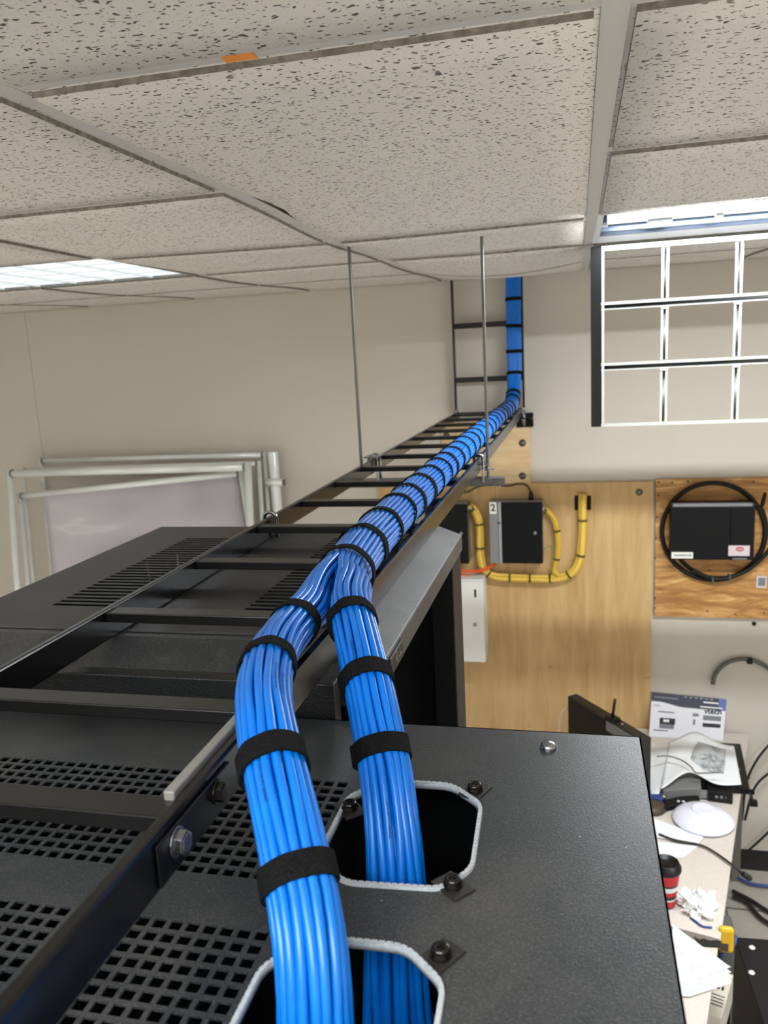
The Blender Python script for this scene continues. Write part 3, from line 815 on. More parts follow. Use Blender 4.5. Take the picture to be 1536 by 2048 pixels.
for bi, ctrl in enumerate((LEFT, RIGHT)):
    path = spline(ctrl+TRUNK, .014)
    fr_ = frames(path)
    s = [0.]
    for a, b in zip(path, path[1:]): s.append(s[-1]+(b-a).length)
    im = min(range(len(path)), key=lambda i: abs(path[i].y-.878)+(0 if path[i].z > -.3 else 9)); smg = s[im]
    sel = match(halves[bi])
    i_low = min((j for j in range(len(path)) if path[j].y < .9), key=lambda j: (path[j]-(V(-.162, .41, -.33) if bi == 0 else V(-.160, .604, -.324))).length); s_low = s[i_low]-.012
    # distances of the straps along this path (for the gentle bulge between them)
    for ci in range(34):
        bx_, by_ = BR[ci]; tx_, ty_ = TRK[sel[ci]]
        r1, r2, r3 = rng.random()*6.28, rng.random()*6.28, rng.random()
        pts = []
        for i, (p, t, u, w) in enumerate(fr_):
            d = s[i]-smg
            k = sstep(-.12, -.015, d)
            if d < 0: twist = .22*math.sin(d*5+1.0+bi)*sstep(0, -.1, d)
            else: twist = .10*math.sin(d*4.2)
            # spread towards the lower end
            sp_ = 1+.42*sstep(s_low, 0, s[i])
            x = bx_*sp_; y = by_*sp_
            if sp_ > 1.02:
                q = (sp_-1)*.010; x += q*math.sin(r1+s[i]*14); y += q*math.cos(r2+s[i]*11)
            x = x*(1-k)+tx_*k; y = y*(1-k)+ty_*k
            if p.z > -.2: x *= 1+.10*sstep(-.2, 0, p.z); y *= 1-.22*sstep(-.2, 0, p.z)
            ca, sa = math.cos(twist), math.sin(twist)
            x, y = x*ca-y*sa, x*sa+y*ca
            # slow individual wander
            rr = math.hypot(x, y)+1e-6; am = .0008 if d < 0 else .0005
            tang = am*(math.sin(s[i]*26+r1)+.6*math.sin(s[i]*47+r2)); rad = .0004*math.sin(s[i]*33+r2)
            x, y = x-y/rr*tang+x/rr*rad, y+x/rr*tang+y/rr*rad
            pts.append(p+u*x+w*y)
        cb = MB().tube(pts, CR_, 9).build('cable', 'cable_blue', loom)
        cable_paths[(bi, ci)] = (pts, fr_, cb, s)
    # straps on this branch
    marks = {0: ((538, 1338), (590, 1243), (547, 1512), (598, 1776)), 1: ((703, 1237), (733, 1368), (762, 1526))}[bi]
    def proj(p):
        q = p-V(0, 0, 0); return (768+F*q.dot(CR)/q.dot(CF), 1024-F*q.dot(CU)/q.dot(CF))
    for n_, (mx, my) in enumerate(marks):
        # the point of the path whose picture row matches the strap
        i = min((j for j in range(len(fr_)) if path[j].y < .95 and path[j].z > -.45), key=lambda j: math.hypot(proj(path[j]+fr_[j][3]*.0)[0]-mx, proj(path[j])[1]-my))
        p, t, u, w = fr_[i]
        sp_ = 1+.42*sstep(s_low, 0, s[i])
        strap(p, t, u, w, .0224*sp_, .0224*sp_, .0165, seed=n_+10*bi)
    if bi == 0:
        for n_, y in enumerate(STRAPS_T):
            i = min((j for j in range(len(fr_)) if path[j].z < -.2 and path[j].y > .8), key=lambda j: abs(path[j].y-y)); p, t, u, w = fr_[i]
            tilt = (t+u*.12*math.sin(n_*1.7)).normalized(); u2 = (u-tilt*u.dot(tilt)).normalized()
            e = 1.0 if y > 1.0 else 1.03
            strap(p, tilt, u2, u2.cross(tilt), .0322*e, .0322*e if y > 1 else .0328, .0155, seed=n_+40)
        for n_, z in enumerate((-.235, -.205, -.112, -.010, .106, .226)):
            i = min((j for j in range(len(fr_)) if path[j].y > 3.6), key=lambda j: abs(path[j].z-z)); p, t, u, w = fr_[i]
            k = sstep(-.2, 0, p.z)
            strap(p, t, u, w, .0325*(1+.10*k), .0325*(1-.20*k), .0155, seed=n_+80, tail=False)

# faint black printing along some of the cables that face the room
def print_on(key, txt, s0, size=.0027):
    pts, fr_, cb, s = cable_paths[key]
    cu = bpy.data.curves.new('lettering', 'FONT'); cu.body = txt; cu.size = size; cu.align_y = 'CENTER'; cu.resolution_u = 1; cu.offset = .00004
    o = bpy.data.objects.new('lettering', cu); COL.objects.link(o)
    me = bpy.data.meshes.new_from_object(o.evaluated_get(bpy.context.evaluated_depsgraph_get()))
    L = [0.]
    for a, b in zip(pts, pts[1:]): L.append(L[-1]+(b-a).length)
    out = []; k = 0
    for v in me.vertices:
        q = s0-v.co.x
        k = max(0, min(len(L)-2, next((i for i in range(len(L)-1) if L[i+1] > q), len(L)-2)))
        f = (q-L[k])/max(1e-6, L[k+1]-L[k]); p = pts[k].lerp(pts[k+1], f)
        def tan(i): return (pts[min(i+1, len(pts)-1)]-pts[max(i-1, 0)]).normalized()
        t = tan(k).lerp(tan(k+1), f).normalized(); n = V(.01, -.05, .02)-p; n = (n-t*n.dot(t)).normalized(); b = n.cross(t)
        a = v.co.y/CR_+.25
        out.append(p+(n*math.cos(a)-b*math.sin(a))*(CR_+.0002))
    mb = MB(); mb.add(out, [tuple(p.vertices) for p in me.polygons]); bpy.data.objects.remove(o); bpy.data.curves.remove(cu); bpy.data.meshes.remove(me)
    mb.build('print', 'cable_print', cb)
def facing(bi, rank, y):
    """cables of a branch ordered by how far they lie towards the viewer at one place"""
    pts0, fr_, _, _ = cable_paths[(bi, 0)]
    i = min((j for j in range(len(pts0)) if pts0[j].y < .95), key=lambda j: abs(pts0[j].y-y))
    c = sum((cable_paths[(bi, c)][0][i] for c in range(34)), V(0, 0, 0))/34
    view = (-c).normalized()
    return sorted(range(34), key=lambda q: -(cable_paths[(bi, q)][0][i]-c).dot(view))[rank]
def arc(bi, y):
    pts, _, _, _ = cable_paths[(bi, 0)]
    i = min((j for j in range(len(pts)) if pts[j].y < .95), key=lambda j: abs(pts[j].y-y))
    return sum((pts[k+1]-pts[k]).length for k in range(i))
for bi, rank, y, txt in ((0, 1, .60, '0366 FT  UTP 24AWG/4PR  CAT6 CM'), (0, 4, .585, 'VERIFIED CAT 6 0365 FT  UTP'), (0, 2, .495, 'UTP 24AWG CAT6 CM 75C VERIFIED'), (0, 6, .41, 'CM 75C 0364 FT'), (0, 3, .78, 'UTP 24AWG CAT6'),
                         (1, 2, .70, 'UTP 24AWG CAT6 CM'), (1, 0, .58, 'CAT6 CM 75C VERIFIED'), (1, 5, .62, '0368 FT UTP 24AWG')):
    print_on((bi, facing(bi, rank, y)), txt, arc(bi, y))
# ------------------------------------------------------------------ boards on the back wall
WY = Y1
def on_wall(px, py, y=WY): return ony(px, py, y)
pb = thing('plywood_backboard', 'tall pale plywood backboard with the numbered black boxes and yellow cables', 'board', (-.33, WY-.01, -1.6))
bx0, bx1, bz1, bz0 = -.985, .3405, -.6455, -2.50
hx0, hx1, hz0, hz1 = .045, .112, -.727, -.662      # square cable hole
c0, c1 = on_wall(1149, 990), on_wall(1182, 1019); hx0, hz1, hx1, hz0 = c0.x, c0.z, c1.x, c1.z
mb = MB(); ya, yb = WY-.019, WY-.001
for r in ((bx0, hx0, bz0, bz1), (hx1, bx1, bz0, bz1), (hx0, hx1, bz0, hz0), (hx0, hx1, hz1, bz1)): mb.box(r[0], r[1], ya, yb, r[2], r[3])
mb.build('board', 'ply_birch', pb)
MB().box(hx0-.004, hx1+.004, WY-.0012, WY-.0004, hz0-.004, hz1+.004).build('hole_backing', 'rack_inside', pb)
def washer(parent, px, py, y, r=.016):
    c = on_wall(px, py, y); m = MB(); m.lathe(c, V(0, -1, 0), [(0, 0), (r, 0), (r, .003), (r*.55, .004), (r*.5, .010), (0, .011)], 20)
    m.build('washer_bolt', 'zinc_dull', parent)
washer(pb, 1278, 984, ya)
sb = thing('plywood_patch', 'small light plywood piece bolted above the tall backboard', 'board', (-.43, WY-.01, -.6))
MB().box(-.648, -.222, WY-.022, WY-.001, -.6445, -.335).build('board', 'ply_light', sb, bevel=.001)
for px, py in ((1045, 886), (1045, 952), (893, 872)): washer(sb, px, py, WY-.022, .017)
ob = thing('plywood_board', 'orange-grained plywood board carrying the coiled black hose', 'board', (.8, WY-.01, -1.3))
MB().box(.3535, 1.28, WY-.022, WY-.001, -1.303, -.636).build('board', 'ply_fir', ob, bevel=.001)
nl = [(1317, 964), (1344, 965), (1376, 963), (1507, 963), (1317, 991), (1314, 1034), (1312, 1076), (1310, 1117), (1310, 1196), (1310, 1216), (1415, 1222), (1471, 1228), (1528, 1226), (1418, 1140), (1412, 1001), (1481, 999)]
for px, py in nl:
    c = on_wall(px, py, WY-.022); MB().lathe(c, V(0, -1, 0), [(0, 0), (.0048, 0), (.004, .0012), (0, .0014)], 10).build('nail', 'cord_brown', ob)

# numbered boxes
BY = WY-.105      # front plane of the boxes
def wall_box(px0, py0, px1, py1): a, b = ony(px0, py0, BY), ony(px1, py1, BY); return a.x, b.x, b.z, a.z
x0, x1, z0, z1 = wall_box(978, 1004, 1086, 1127)
b2 = thing('splice_box', 'black wall box with grey side panel and number 2 label', 'wall box', ((x0+x1)/2, WY-.02, z0), 'black splice boxes')
xm = ony(1000, 1060, BY).x; xg = ony(1003.5, 1060, BY).x
MB().box(x0, x1, BY+.006, ya-.0005, z0, z1).build('body', 'box_black_top', b2, bevel=.002)
MB().box(x0, xm-.008, BY, BY+.008, z0, z1-.002).build('side_cover', 'panel_grey', b2, bevel=.001)
MB().box(xm-.006, xg-.001, BY-.001, BY+.008, z0, z1-.002).build('hinge_strip', 'panel_grey_light', b2, bevel=.001)
MB().box(xg, x1, BY-.003, BY+.008, z0, z1-.003).build('door', 'box_black', b2, bevel=.002)
c = ony(1070, 1066, BY-.003); MB().lathe(c, V(0, -1, 0), [(0, 0), (.009, 0), (.009, .003), (.006, .005), (0, .005)], 20).build('lock', 'lock_metal', b2)
c = ony(986, 1016, BY-.0005); lb = MB().obox(c, V(.0165, 0, 0), V(0, .0006, 0), V(0, 0, .0285)).build('number_label', 'label_white', b2)
text_mb('2', .047, c+V(0, -.0008, 0), (1, 0, 0), (0, 0, 1), .0003, bold=.0012).build('number', 'ink', lb)
hc = ony(998, 1046, BY-.002); MB().obox(hc, V(.006, 0, 0), V(0, .002, 0), V(0, 0, .004)).build('hinge_pin', 'ink', b2)
x0b, x1b, z0b, z1b = wall_box(850, 1008, 938, 1127)
b1 = thing('splice_box', 'black wall box beside the ladder, left of the one labelled 2', 'wall box', ((x0b+x1b)/2, WY-.02, z0b), 'black splice boxes')
MB().box(x0b-.05, x1b, BY+.006, ya-.0005, z0b, z1b).build('body', 'box_black_top', b1, bevel=.002)
MB().box(x0b, x1b, BY-.003, BY+.008, z0b, z1b-.003).build('door', 'box_black', b1, bevel=.002)
MB().box(x0b-.05, x0b-.002, BY, BY+.008, z0b, z1b-.002).build('side_cover', 'panel_grey', b1, bevel=.001)
c = ony(922, 1067, BY-.003); MB().lathe(c, V(0, -1, 0), [(0, 0), (.009, 0), (.009, .003), (.006, .005), (0, .005)], 20).build('lock', 'lock_metal', b1)

def px_path(pts, y, step=.012): return spline([ony(a, b, y if len(q) == 0 else q[0]) for a, b, *q in pts], step)
def strand_bundle(parent, pts, r_all, n, r, mname, name, tight=1.):
    path = pts; fr_ = []
    rnd = random.Random(n*7+len(pts))
    slots = [(0, 0)] if n == 1 else [(r_all*(.62 if i % 3 else .95)*math.cos(2.4*i), r_all*(.62 if i % 3 else .95)*math.sin(2.4*i)) for i in range(n)]
    for sx_, sy_ in slots:
        ph = rnd.random()*6
        mb = MB(); q = []
        for i, p in enumerate(path):
            t = (path[min(i+1, len(path)-1)]-path[max(i-1, 0)]).normalized(); a = t.cross(V(0, 1, 0)).normalized(); b = V(0, 1, 0)
            w = math.sin(i*.35+ph)*.0008
            q.append(p+a*(sx_+w)+b*sy_)
        mb.tube(q, r, 8).build(name, mname+('_light' if mname == 'cable_yellow' and rnd.random() < .4 else ''), parent)
def ties(parent, path, idx, r, name='cable_tie', m='tie_black', w=.007):
    for k in idx:
        i = int(k*(len(path)-1)); p = path[i]; t = (path[min(i+1, len(path)-1)]-path[max(i-1, 0)]).normalized()
        MB().lathe(p-t*w/2, t, [(r, 0), (r+.002, 0), (r+.002, w), (r, w)], 18).build(name, m, parent)
CY = WY-.055
yl = thing('fiber_bundle', 'yellow cable bundle from the hole down to the hidden black box', 'cables', tuple(on_wall(1060, 1157)), 'yellow cable bundles')
pA = px_path([(1166, 988, WY-.03), (1165, 1005), (1165, 1040), (1164, 1080), (1160, 1115), (1149, 1140), (1128, 1154), (1100, 1158), (1060, 1157), (1020, 1156), (988, 1153), (970, 1140), (962, 1118), (960, 1090), (960, 1060), (957, 1038), (948, 1020), (938, 1014, BY+.02)], CY)
strand_bundle(yl, pA, .0145, 10, .0062, 'cable_yellow', 'cable')
ties(yl, pA, (.115, .27, .36, .44, .53, .615, .70, .81, .905), .0205)
MB().lathe(pA[-1], (pA[-5]-pA[-1]), [(0, 0), (.017, 0), (.017, .012), (.013, .018), (.013, .03), (0, .03)], 16).build('gland', 'zinc_dull', yl)
y2 = thing('fiber_bundle', 'short yellow cable bundle looping from the number 2 box', 'cables', tuple(on_wall(1108, 1100)), 'yellow cable bundles')
pB = px_path([(1084, 1016, BY+.02), (1096, 1024), (1108, 1040), (1114, 1062), (1116, 1090), (1113, 1118), (1107, 1140), (1118, 1152, CY-.012)], CY)
strand_bundle(y2, pB, .009, 6, .0056, 'cable_yellow', 'cable')
ties(y2, pB, (.42, .76), .0145)
MB().lathe(pB[0]-V(.004, 0, 0), (pB[5]-pB[0]), [(0, 0), (.017, 0), (.017, .012), (.013, .018), (.013, .03), (0, .03)], 16).build('gland', 'zinc_dull', y2)
gw = px_path([(1087, 1098, BY+.02), (1100, 1092), (1107, 1104), (1106, 1130), (1102, 1150)], CY-.006)
tag(MB().tube(gw, .0022, 8).build('ground_wire', 'cable_green'), 'thin green wire beside the short yellow loop', 'wire')
og = px_path([(902, 1144), (930, 1143), (958, 1142), (976, 1136), (992, 1127, BY+.03)], CY-.018)
o_ = thing('orange_cable', 'orange cable passing under the black boxes', 'cable', tuple(og[0]))
for dz in (-.004, .004): MB().tube([p+V(0, 0, dz) for p in og], .0042, 8).build('strand', 'cable_orange', o_)
oo = px_path([(900, 1153), (925, 1150), (950, 1155)], CY-.02); MB().tube(oo, .004, 8).build('strand', 'cable_orange', o_)
pc = px_path([(915, 985), (935, 984), (952, 975), (975, 970), (1000, 971), (1018, 972), (1036, 968), (1052, 970), (1060, 980), (1063, 997, BY+.03)], WY-.03)
pcd = thing('power_cable', 'brown power cord running over the top of the number 2 box', 'cord', tuple(pc[0]))
MB().tube(pc, .0042, 10).build('cord', 'cord_brown', pcd)
c = ony(1062, 990, BY+.03); MB().lathe(c-V(0, 0, .022), V(0, 0, 1), [(0, 0), (.013, 0), (.012, .02), (.006, .04), (0, .042)], 14).build('plug', 'plastic_black', pcd)
ties(pcd, pc, (.54,), .006, 'cord_clip', 'label_white')
# white wall cabinet
KY = WY-.145
a, b = ony(967, 1160, KY), ony(967, 1325, KY)
wc = thing('wall_cabinet', 'white metal wall cabinet with lock and number 1 label', 'cabinet', (-.58, WY-.05, b.z))
kx1 = a.x; kx0 = kx1-.29
MB().box(kx0, kx1, KY+.008, ya-.0005, b.z, a.z).build('body', 'cabinet_white', wc, bevel=.003)
MB().box(kx0+.002, kx1-.002, KY-.004, KY+.008, b.z+.002, a.z-.008).build('door', 'cabinet_white', wc, bevel=.003)
c = ony(950.5, 1187.5, KY-.0045); nb = MB().obox(c, V(.013, 0, 0), V(0, .0006, 0), V(0, 0, .0235)).build('number_label', 'label_white', wc)
text_mb('1', .052, c+V(0, -.0008, 0), (1, 0, 0), (0, 0, 1), .0003, bold=.0026).build('number', 'ink', nb)
c = ony(950, 1249, KY-.004); MB().lathe(c, V(0, -1, 0), [(0, 0), (.009, 0), (.009, .004), (.006, .007), (0, .007)], 20).build('lock', 'lock_metal', wc)

# black box with labels on the orange board
GY = WY-.115
a, b = ony(1343, 1012, GY), ony(1505, 1120, GY)
gb = thing('terminal_box', 'wide black wall box with two paper labels inside the hose loop', 'wall box', ((a.x+b.x)/2, WY-.03, b.z))
MB().box(a.x, b.x+.006, GY+.004, WY-.0225, b.z, a.z+.008).build('body', 'plastic_black', gb, bevel=.003)
xm = ony(1461, 1060, GY).x
MB().box(a.x, xm-.0015, GY-.003, GY+.006, b.z, a.z-.006).build('cover', 'box_black', gb, bevel=.002)
MB().box(xm, b.x, GY-.003, GY+.006, b.z, a.z-.006).build('cover', 'box_black', gb, bevel=.002)
MB().box(a.x+.006, b.x-.008, GY-.002, GY+.02, a.z-.004, a.z+.010).build('top_edge', 'panel_grey', gb, bevel=.001)
l0, l1 = ony(1343, 1104, GY-.0035), ony(1386, 1117, GY-.0035)
la = MB().box(l0.x, l1.x, GY-.0042, GY-.0032, l1.z, l0.z).build('label', 'label_white', gb)
mb = MB(); rnd = random.Random(5); x = l0.x+.012
while x < l1.x-.014: w = .003+rnd.random()*.005; mb.box(x, x+w, GY-.0046, GY-.0042, (l0.z+l1.z)/2-.0035, (l0.z+l1.z)/2+.0035); x += w+.002
mb.build('print', 'ink_grey', la)
l0, l1 = ony(1457, 1091, GY-.0035), ony(1499, 1112, GY-.0035)
lb = MB().box(l0.x, l1.x, GY-.0042, GY-.0032, l1.z, l0.z).build('label', 'label_pink', gb)
cx_, cz_ = (l0.x+l1.x)/2+.003, l0.z-.017
MB().add([V(cx_+.018*math.cos(2*PI*k/20), GY-.0046, cz_+.011*math.sin(2*PI*k/20)) for k in range(20)], [tuple(range(20))]).build('oval', 'label_red', lb)
MB().box(cx_-.013, cx_+.013, GY-.005, GY-.0047, cz_-.0022, cz_+.0022).build('print', 'label_pink', lb)
l0, l1 = ony(1465, 1116, GY-.0035), ony(1494, 1119, GY-.0035)
MB().box(l0.x, l1.x, GY-.0042, GY-.0032, l1.z, l0.z).build('small_label', 'ink_grey', gb)
# hose coil round that box
hz = thing('hose_coil', 'coiled black hose circling the wide black wall box', 'hose', tuple(on_wall(1430, 1160)))
HYc = WY-.036
def ell(px, py, rx, ry, a0, a1, n=60, y=HYc): return [ony(px+rx*math.cos(a0+(a1-a0)*k/n), py-ry*math.sin(a0+(a1-a0)*k/n), y) for k in range(n+1)]
MB().tube(ell(1427, 1063, 103, 97, 0, 2*PI, 72)[:-1], .0105, 12, closed=True).build('hose_turn', 'hose_black', hz)
MB().tube(ell(1437, 1060, 96, 96, PI+.55, 2*PI+.5, 40, HYc+.012)+px_path([(1524, 1014, HYc+.012), (1530, 985, HYc+.02)], HYc)[1:], .009, 12).build('hose_turn', 'hose_black', hz)
MB().tube(px_path([(1385, 1140), (1430, 1158), (1480, 1148), (1520, 1120), (1550, 1085)], HYc-.02), .0095, 12).build('hose_end', 'hose_black', hz)
for px, py in ((1424, 1159), (1458, 1155)):
    c = ony(px, py, HYc-.008); MB().obox(c, V(.003, 0, 0), V(0, .028, 0), V(0, 0, .016)).build('tie', 'hose_grey', hz, bevel=.002)
# paper tag at the right edge of the orange board
a, b = ony(1513, 1152, WY-.026), ony(1533, 1176, WY-.026)
tg = MB().box(a.x, b.x, WY-.0265, WY-.0225, b.z, a.z).build('paper_tag', 'label_pink'); tag(tg, 'small pale tag pinned low on the orange plywood', 'tag')
MB().box(a.x+.008, b.x-.006, WY-.0272, WY-.0266, b.z+.010, a.z-.008).build('print', 'ink_grey', tg)
c = on_wall(1508, 1247); tag(MB().lathe(c, V(0, -1, 0), [(0, 0), (.010, 0), (.010, .004), (.006, .012), (0, .013)], 14).build('wall_screw', 'hose_black'), 'black screw in the wall below the orange plywood', 'screw')
# grey hose arching on the wall
gh = px_path([(1426, 1368), (1430, 1350), (1442, 1334), (1462, 1322), (1490, 1318), (1515, 1324), (1545, 1342), (1575, 1372), (1590, 1420), (1585, 1480), (1570, 1540), (1560, 1620)], WY-.02)
g_ = thing('wall_hose', 'grey cable arching over the wall above the desk', 'cable', tuple(gh[0]))
MB().tube(gh, .0105, 12).build('cable', 'hose_grey', g_)
c = ony(1499, 1321, WY-.022); MB().obox(c, V(.012, 0, 0), V(0, .014, 0), V(0, 0, .014)).build('wall_clip', 'hose_black', g_, bevel=.003)

# ------------------------------------------------------------------ stacked frames leaning on the wall at the left
def alu_frame(label, pxs, y_top, y_bot, r, film=None, right_r=None, tilt=None, name='display_frame'):
    """pxs: picture positions (xl, yl, xr, yr) of the ends of the top rail; the posts go down to the floor"""
    A, B = ony(pxs[0], pxs[1], y_top), ony(pxs[2], pxs[3], y_top)
    fo = lambda p, dx: V(p.x+dx, y_bot, FZ+.001)
    dl, dr = tilt or (0, 0)
    Cc, D = fo(A, dl), fo(B, dr)
    t = thing(name, label, 'frame', ((A.x+B.x)/2, y_bot, FZ), 'aluminium frames leaning on the wall')
    MB().tube([A+V(r*.6, 0, 0), B-V(r*.6, 0, 0)], r, 16).build('top_rail', 'aluminium', t)
    MB().tube([A+V(0, 0, r*1.1), Cc], r*.92, 16).build('post', 'aluminium', t)
    MB().tube([B+V(0, 0, r*1.1), D], (right_r or r*.92), 16).build('post', 'aluminium', t)
    MB().tube([Cc+V(r, 0, r*1.2), D+V(-r, 0, r*1.2)], r, 16).build('bottom_rail', 'aluminium', t)
    for p, s_ in ((A, 1), (B, -1)):
        MB().lathe(p+V(s_*r*.55, 0, 0), V(s_, 0, 0), [(r*1.0, 0), (r*1.16, .001), (r*1.16, .008), (r*1.0, .009)], 16).build('end_collar', 'alu_end', t)
    if film:
        u0, u1 = film
        P0, P1 = A.lerp(B, u0), A.lerp(B, u1); Q0, Q1 = Cc.lerp(D, u0), Cc.lerp(D, u1)
        def fn(u, v):
            p = P0.lerp(P1, u).lerp(Q0.lerp(Q1, u), v)
            return p+V(0, .004*math.sin(u*7+v*11)*math.sin(v*9), 0)
        MB().grid(fn, 30, 30, (0, .0016, 0)).build('sheet', 'film', t)
    return t
alu_frame('rearmost silver frame, its top rail standing highest of the leaning stack', (82, 922, 530, 910), 3.90, 3.80, .0145, None, .011)
alu_frame('second silver frame from the wall in the leaning stack', (47, 941, 518, 927), 3.84, 3.70, .0125)
alu_frame('silver frame with a slanting upper rail near the front of the stack', (40, 992, 482, 947), 3.765, 3.60, .0165, (.115, .985), None, (.02, .22))
alu_frame('front silver frame with thick top rail, nearest of the leaning stack', (20, 947, 496, 934), 3.72, 3.50, .0205)
# the wide round post with a side stub behind the stack
t = thing('support_post', 'wide grey post with a round side stub behind the frames', 'post', (-1.45, 3.9, FZ))
p = ony(545, 903, 3.885); MB().tube([p, V(p.x+.03, 3.86, FZ+.001)], .026, 18).build('shaft', 'aluminium', t, bevel=.004)
q = ony(533, 964, 3.86); e = ony(566, 965, 3.86)
MB().tube([q, e], .019, 16).build('stub', 'aluminium', t)
MB().tube([e-V(.003, 0, 0), e+V(.010, 0, 0)], .017, 16).build('stub_cap', 'alu_end', t, bevel=.003)
# ------------------------------------------------------------------ desk and the things on it
DZ = -1.886
def on_desk(px, py, dz=0.): return onz(px, py, DZ+dz)
# two tops that meet at a narrow gap; the right edge runs slightly inwards towards the camera
eb, ef = on_desk(1478, 1600), on_desk(1410, 2048)
ed = (ef-eb).normalized()                      # along the right edge, towards the camera
rear_r = eb-ed*((3.925-eb.y)/-ed.y)
perp = V(ed.y, -ed.x, 0)                       # points to the left (-x)
if perp.x > 0: perp = -perp
g0 = on_desk(1441, 1878); g1 = on_desk(1436, 1893)
def top(name_label, a, b, width):
    t = thing('table', name_label, 'table', ((a.x+b.x)/2-.3, (a.y+b.y)/2, FZ), 'laminate tables')
    pts = [a, a+V(-width, 0, 0) if a.y > 3.5 else a+perp*width, b+perp*width, b]
    pts = [V(p.x, p.y, DZ-.028) for p in pts]
    if (pts[1]-pts[0]).cross(pts[2]-pts[1]).z < 0: pts = pts[::-1]
    MB().prism(pts, (0, 0, .028)).build('table_top', 'desk_laminate', t, bevel=.002)
    c = sum(pts, V(0, 0, 0))/4
    for p in pts:
        q = p.lerp(c, .10); MB().box(q.x-.02, q.x+.02, q.y-.02, q.y+.02, FZ, DZ-.028).build('leg', 'desk_leg', t)
    return t
top('beige laminate table against the back wall holding papers and a white disc', rear_r, g0, .74)
top('beige laminate table nearer the camera under the printed sheets', g1, g1+ed*.9, .74)
# black slab (rack panel) at the back, overhanging the right edge
sl = thing('rack_shelf', 'black metal shelf plate at the back right corner of the table', 'shelf', tuple(on_desk(1460, 1540)))
P = [onz(1420, 1484, DZ+.03), onz(1481, 1487, DZ+.03), onz(1500, 1578, DZ+.03), onz(1398, 1566, DZ+.03)]
P = P[::-1] if (P[1]-P[0]).cross(P[2]-P[1]).z < 0 else P
MB().prism([p-V(0, 0, .027) for p in P], (0, 0, .027)).build('plate', 'plastic_black', sl, bevel=.003)
f0, f1 = onz(1458, 1590, DZ+.004), onz(1512, 1596, DZ+.004)
MB().bar(f0+V(0, .03, .010), f1+V(0, .03, .010), .012, .020).build('front_lip', 'plastic_black', sl, bevel=.002)
for px, py in ((1478, 1538), (1500, 1556)): c = onz(px, py, DZ+.0305); MB().lathe(c, V(0, 0, 1), [(.006, 0), (.004, .002), (0, .002)], 12).build('screw', 'zinc', sl)
c = onz(1507, 1606, DZ-.02); MB().obox(c, V(.015, 0, 0), V(0, .012, 0), V(0, 0, .012)).build('clamp_knob', 'plastic_black', sl, bevel=.003)
MB().bar(c+V(-.012, .02, .035), c, .012, .012, V(0, 1, 0)).build('clamp_arm', 'plastic_black', sl)

# retail carton leaning against the wall
cb = thing('product_box', 'navy and white product carton leaning against the wall', 'box', tuple(on_desk(1377, 1486)))
QY0, QY1 = 3.835, 3.925
a0 = ony(1298, 1489, QY0); tl = ony(1304, 1384, QY1); tr = ony(1453, 1399, QY1); br_ = ony(1446, 1486, QY0)
bl = V(a0.x, QY0, DZ+.002); br_ = V(br_.x, QY0, DZ+.002)
def face(u, v): return bl.lerp(br_, u).lerp(tl.lerp(tr, u), v)
nrm = (br_-bl).cross(tl-bl).normalized()
if nrm.y > 0: nrm = -nrm
dpt = -nrm*.022
MB().grid(lambda u, v: face(u, v), 4, 4, -dpt, smooth=False).build('carton', 'box_white', cb)
def patch(u0, u1, v0, v1, m, name, d=.0006, par=None):
    return MB().grid(lambda u, v: face(u0+(u1-u0)*u, v0+(v1-v0)*v)+nrm*d, 3, 3, nrm*.0003, smooth=False).build(name, m, par or cb)
hd = MB().grid(lambda u, v: face(u, (.80-.085*sstep(.1, .45, u)*1+.0*u)+(1-(.80-.085*sstep(.1, .45, u)))*v)+nrm*.0006, 16, 3, nrm*.0003, smooth=False).build('header_band', 'box_navy', cb)
patch(.90, 1.0, .72, 1.0, 'box_blue', 'header_end', .0009, hd); patch(.04, .36, .885, .915, 'ink_grey', 'header_line', .0009, hd)
patch(.70, .90, .865, .90, 'label_white', 'header_print', .0012, hd); patch(.66, .96, .755, .785, 'label_white', 'header_print', .0012, hd)
for k in range(6): patch(.44+.07*k, .475+.07*k, .955, .965, 'label_white', 'header_mark', .0012, hd)
xd = (br_-bl).normalized(); yd = (tl-bl).normalized()
text_mb('vtech', .036, face(.835, .678)+nrm*.0012, xd, nrm.cross(xd) if nrm.cross(xd).z > 0 else -nrm.cross(xd), .0, bold=.001).build('brand_text', 'ink', cb)
patch(.71, .95, .46, .575, 'ink_grey', 'picture'); patch(.71, .95, .30, .39, 'ink', 'picture'); patch(.13, .34, .30, .44, 'ink', 'picture'); patch(.18, .26, .35, .41, 'label_white', 'picture_light', .001)
patch(.13, .33, .20, .30, 'ink_grey', 'picture'); patch(.57, .65, .53, .60, 'ink_grey', 'picture'); patch(.58, .61, .33, .46, 'ink_grey', 'text_block'); patch(.10, .32, .56, .59, 'ink_grey', 'text_block'); patch(.04, .12, .70, .72, 'ink_grey', 'text_block'); patch(.05, .25, .145, .165, 'ink', 'text_block')

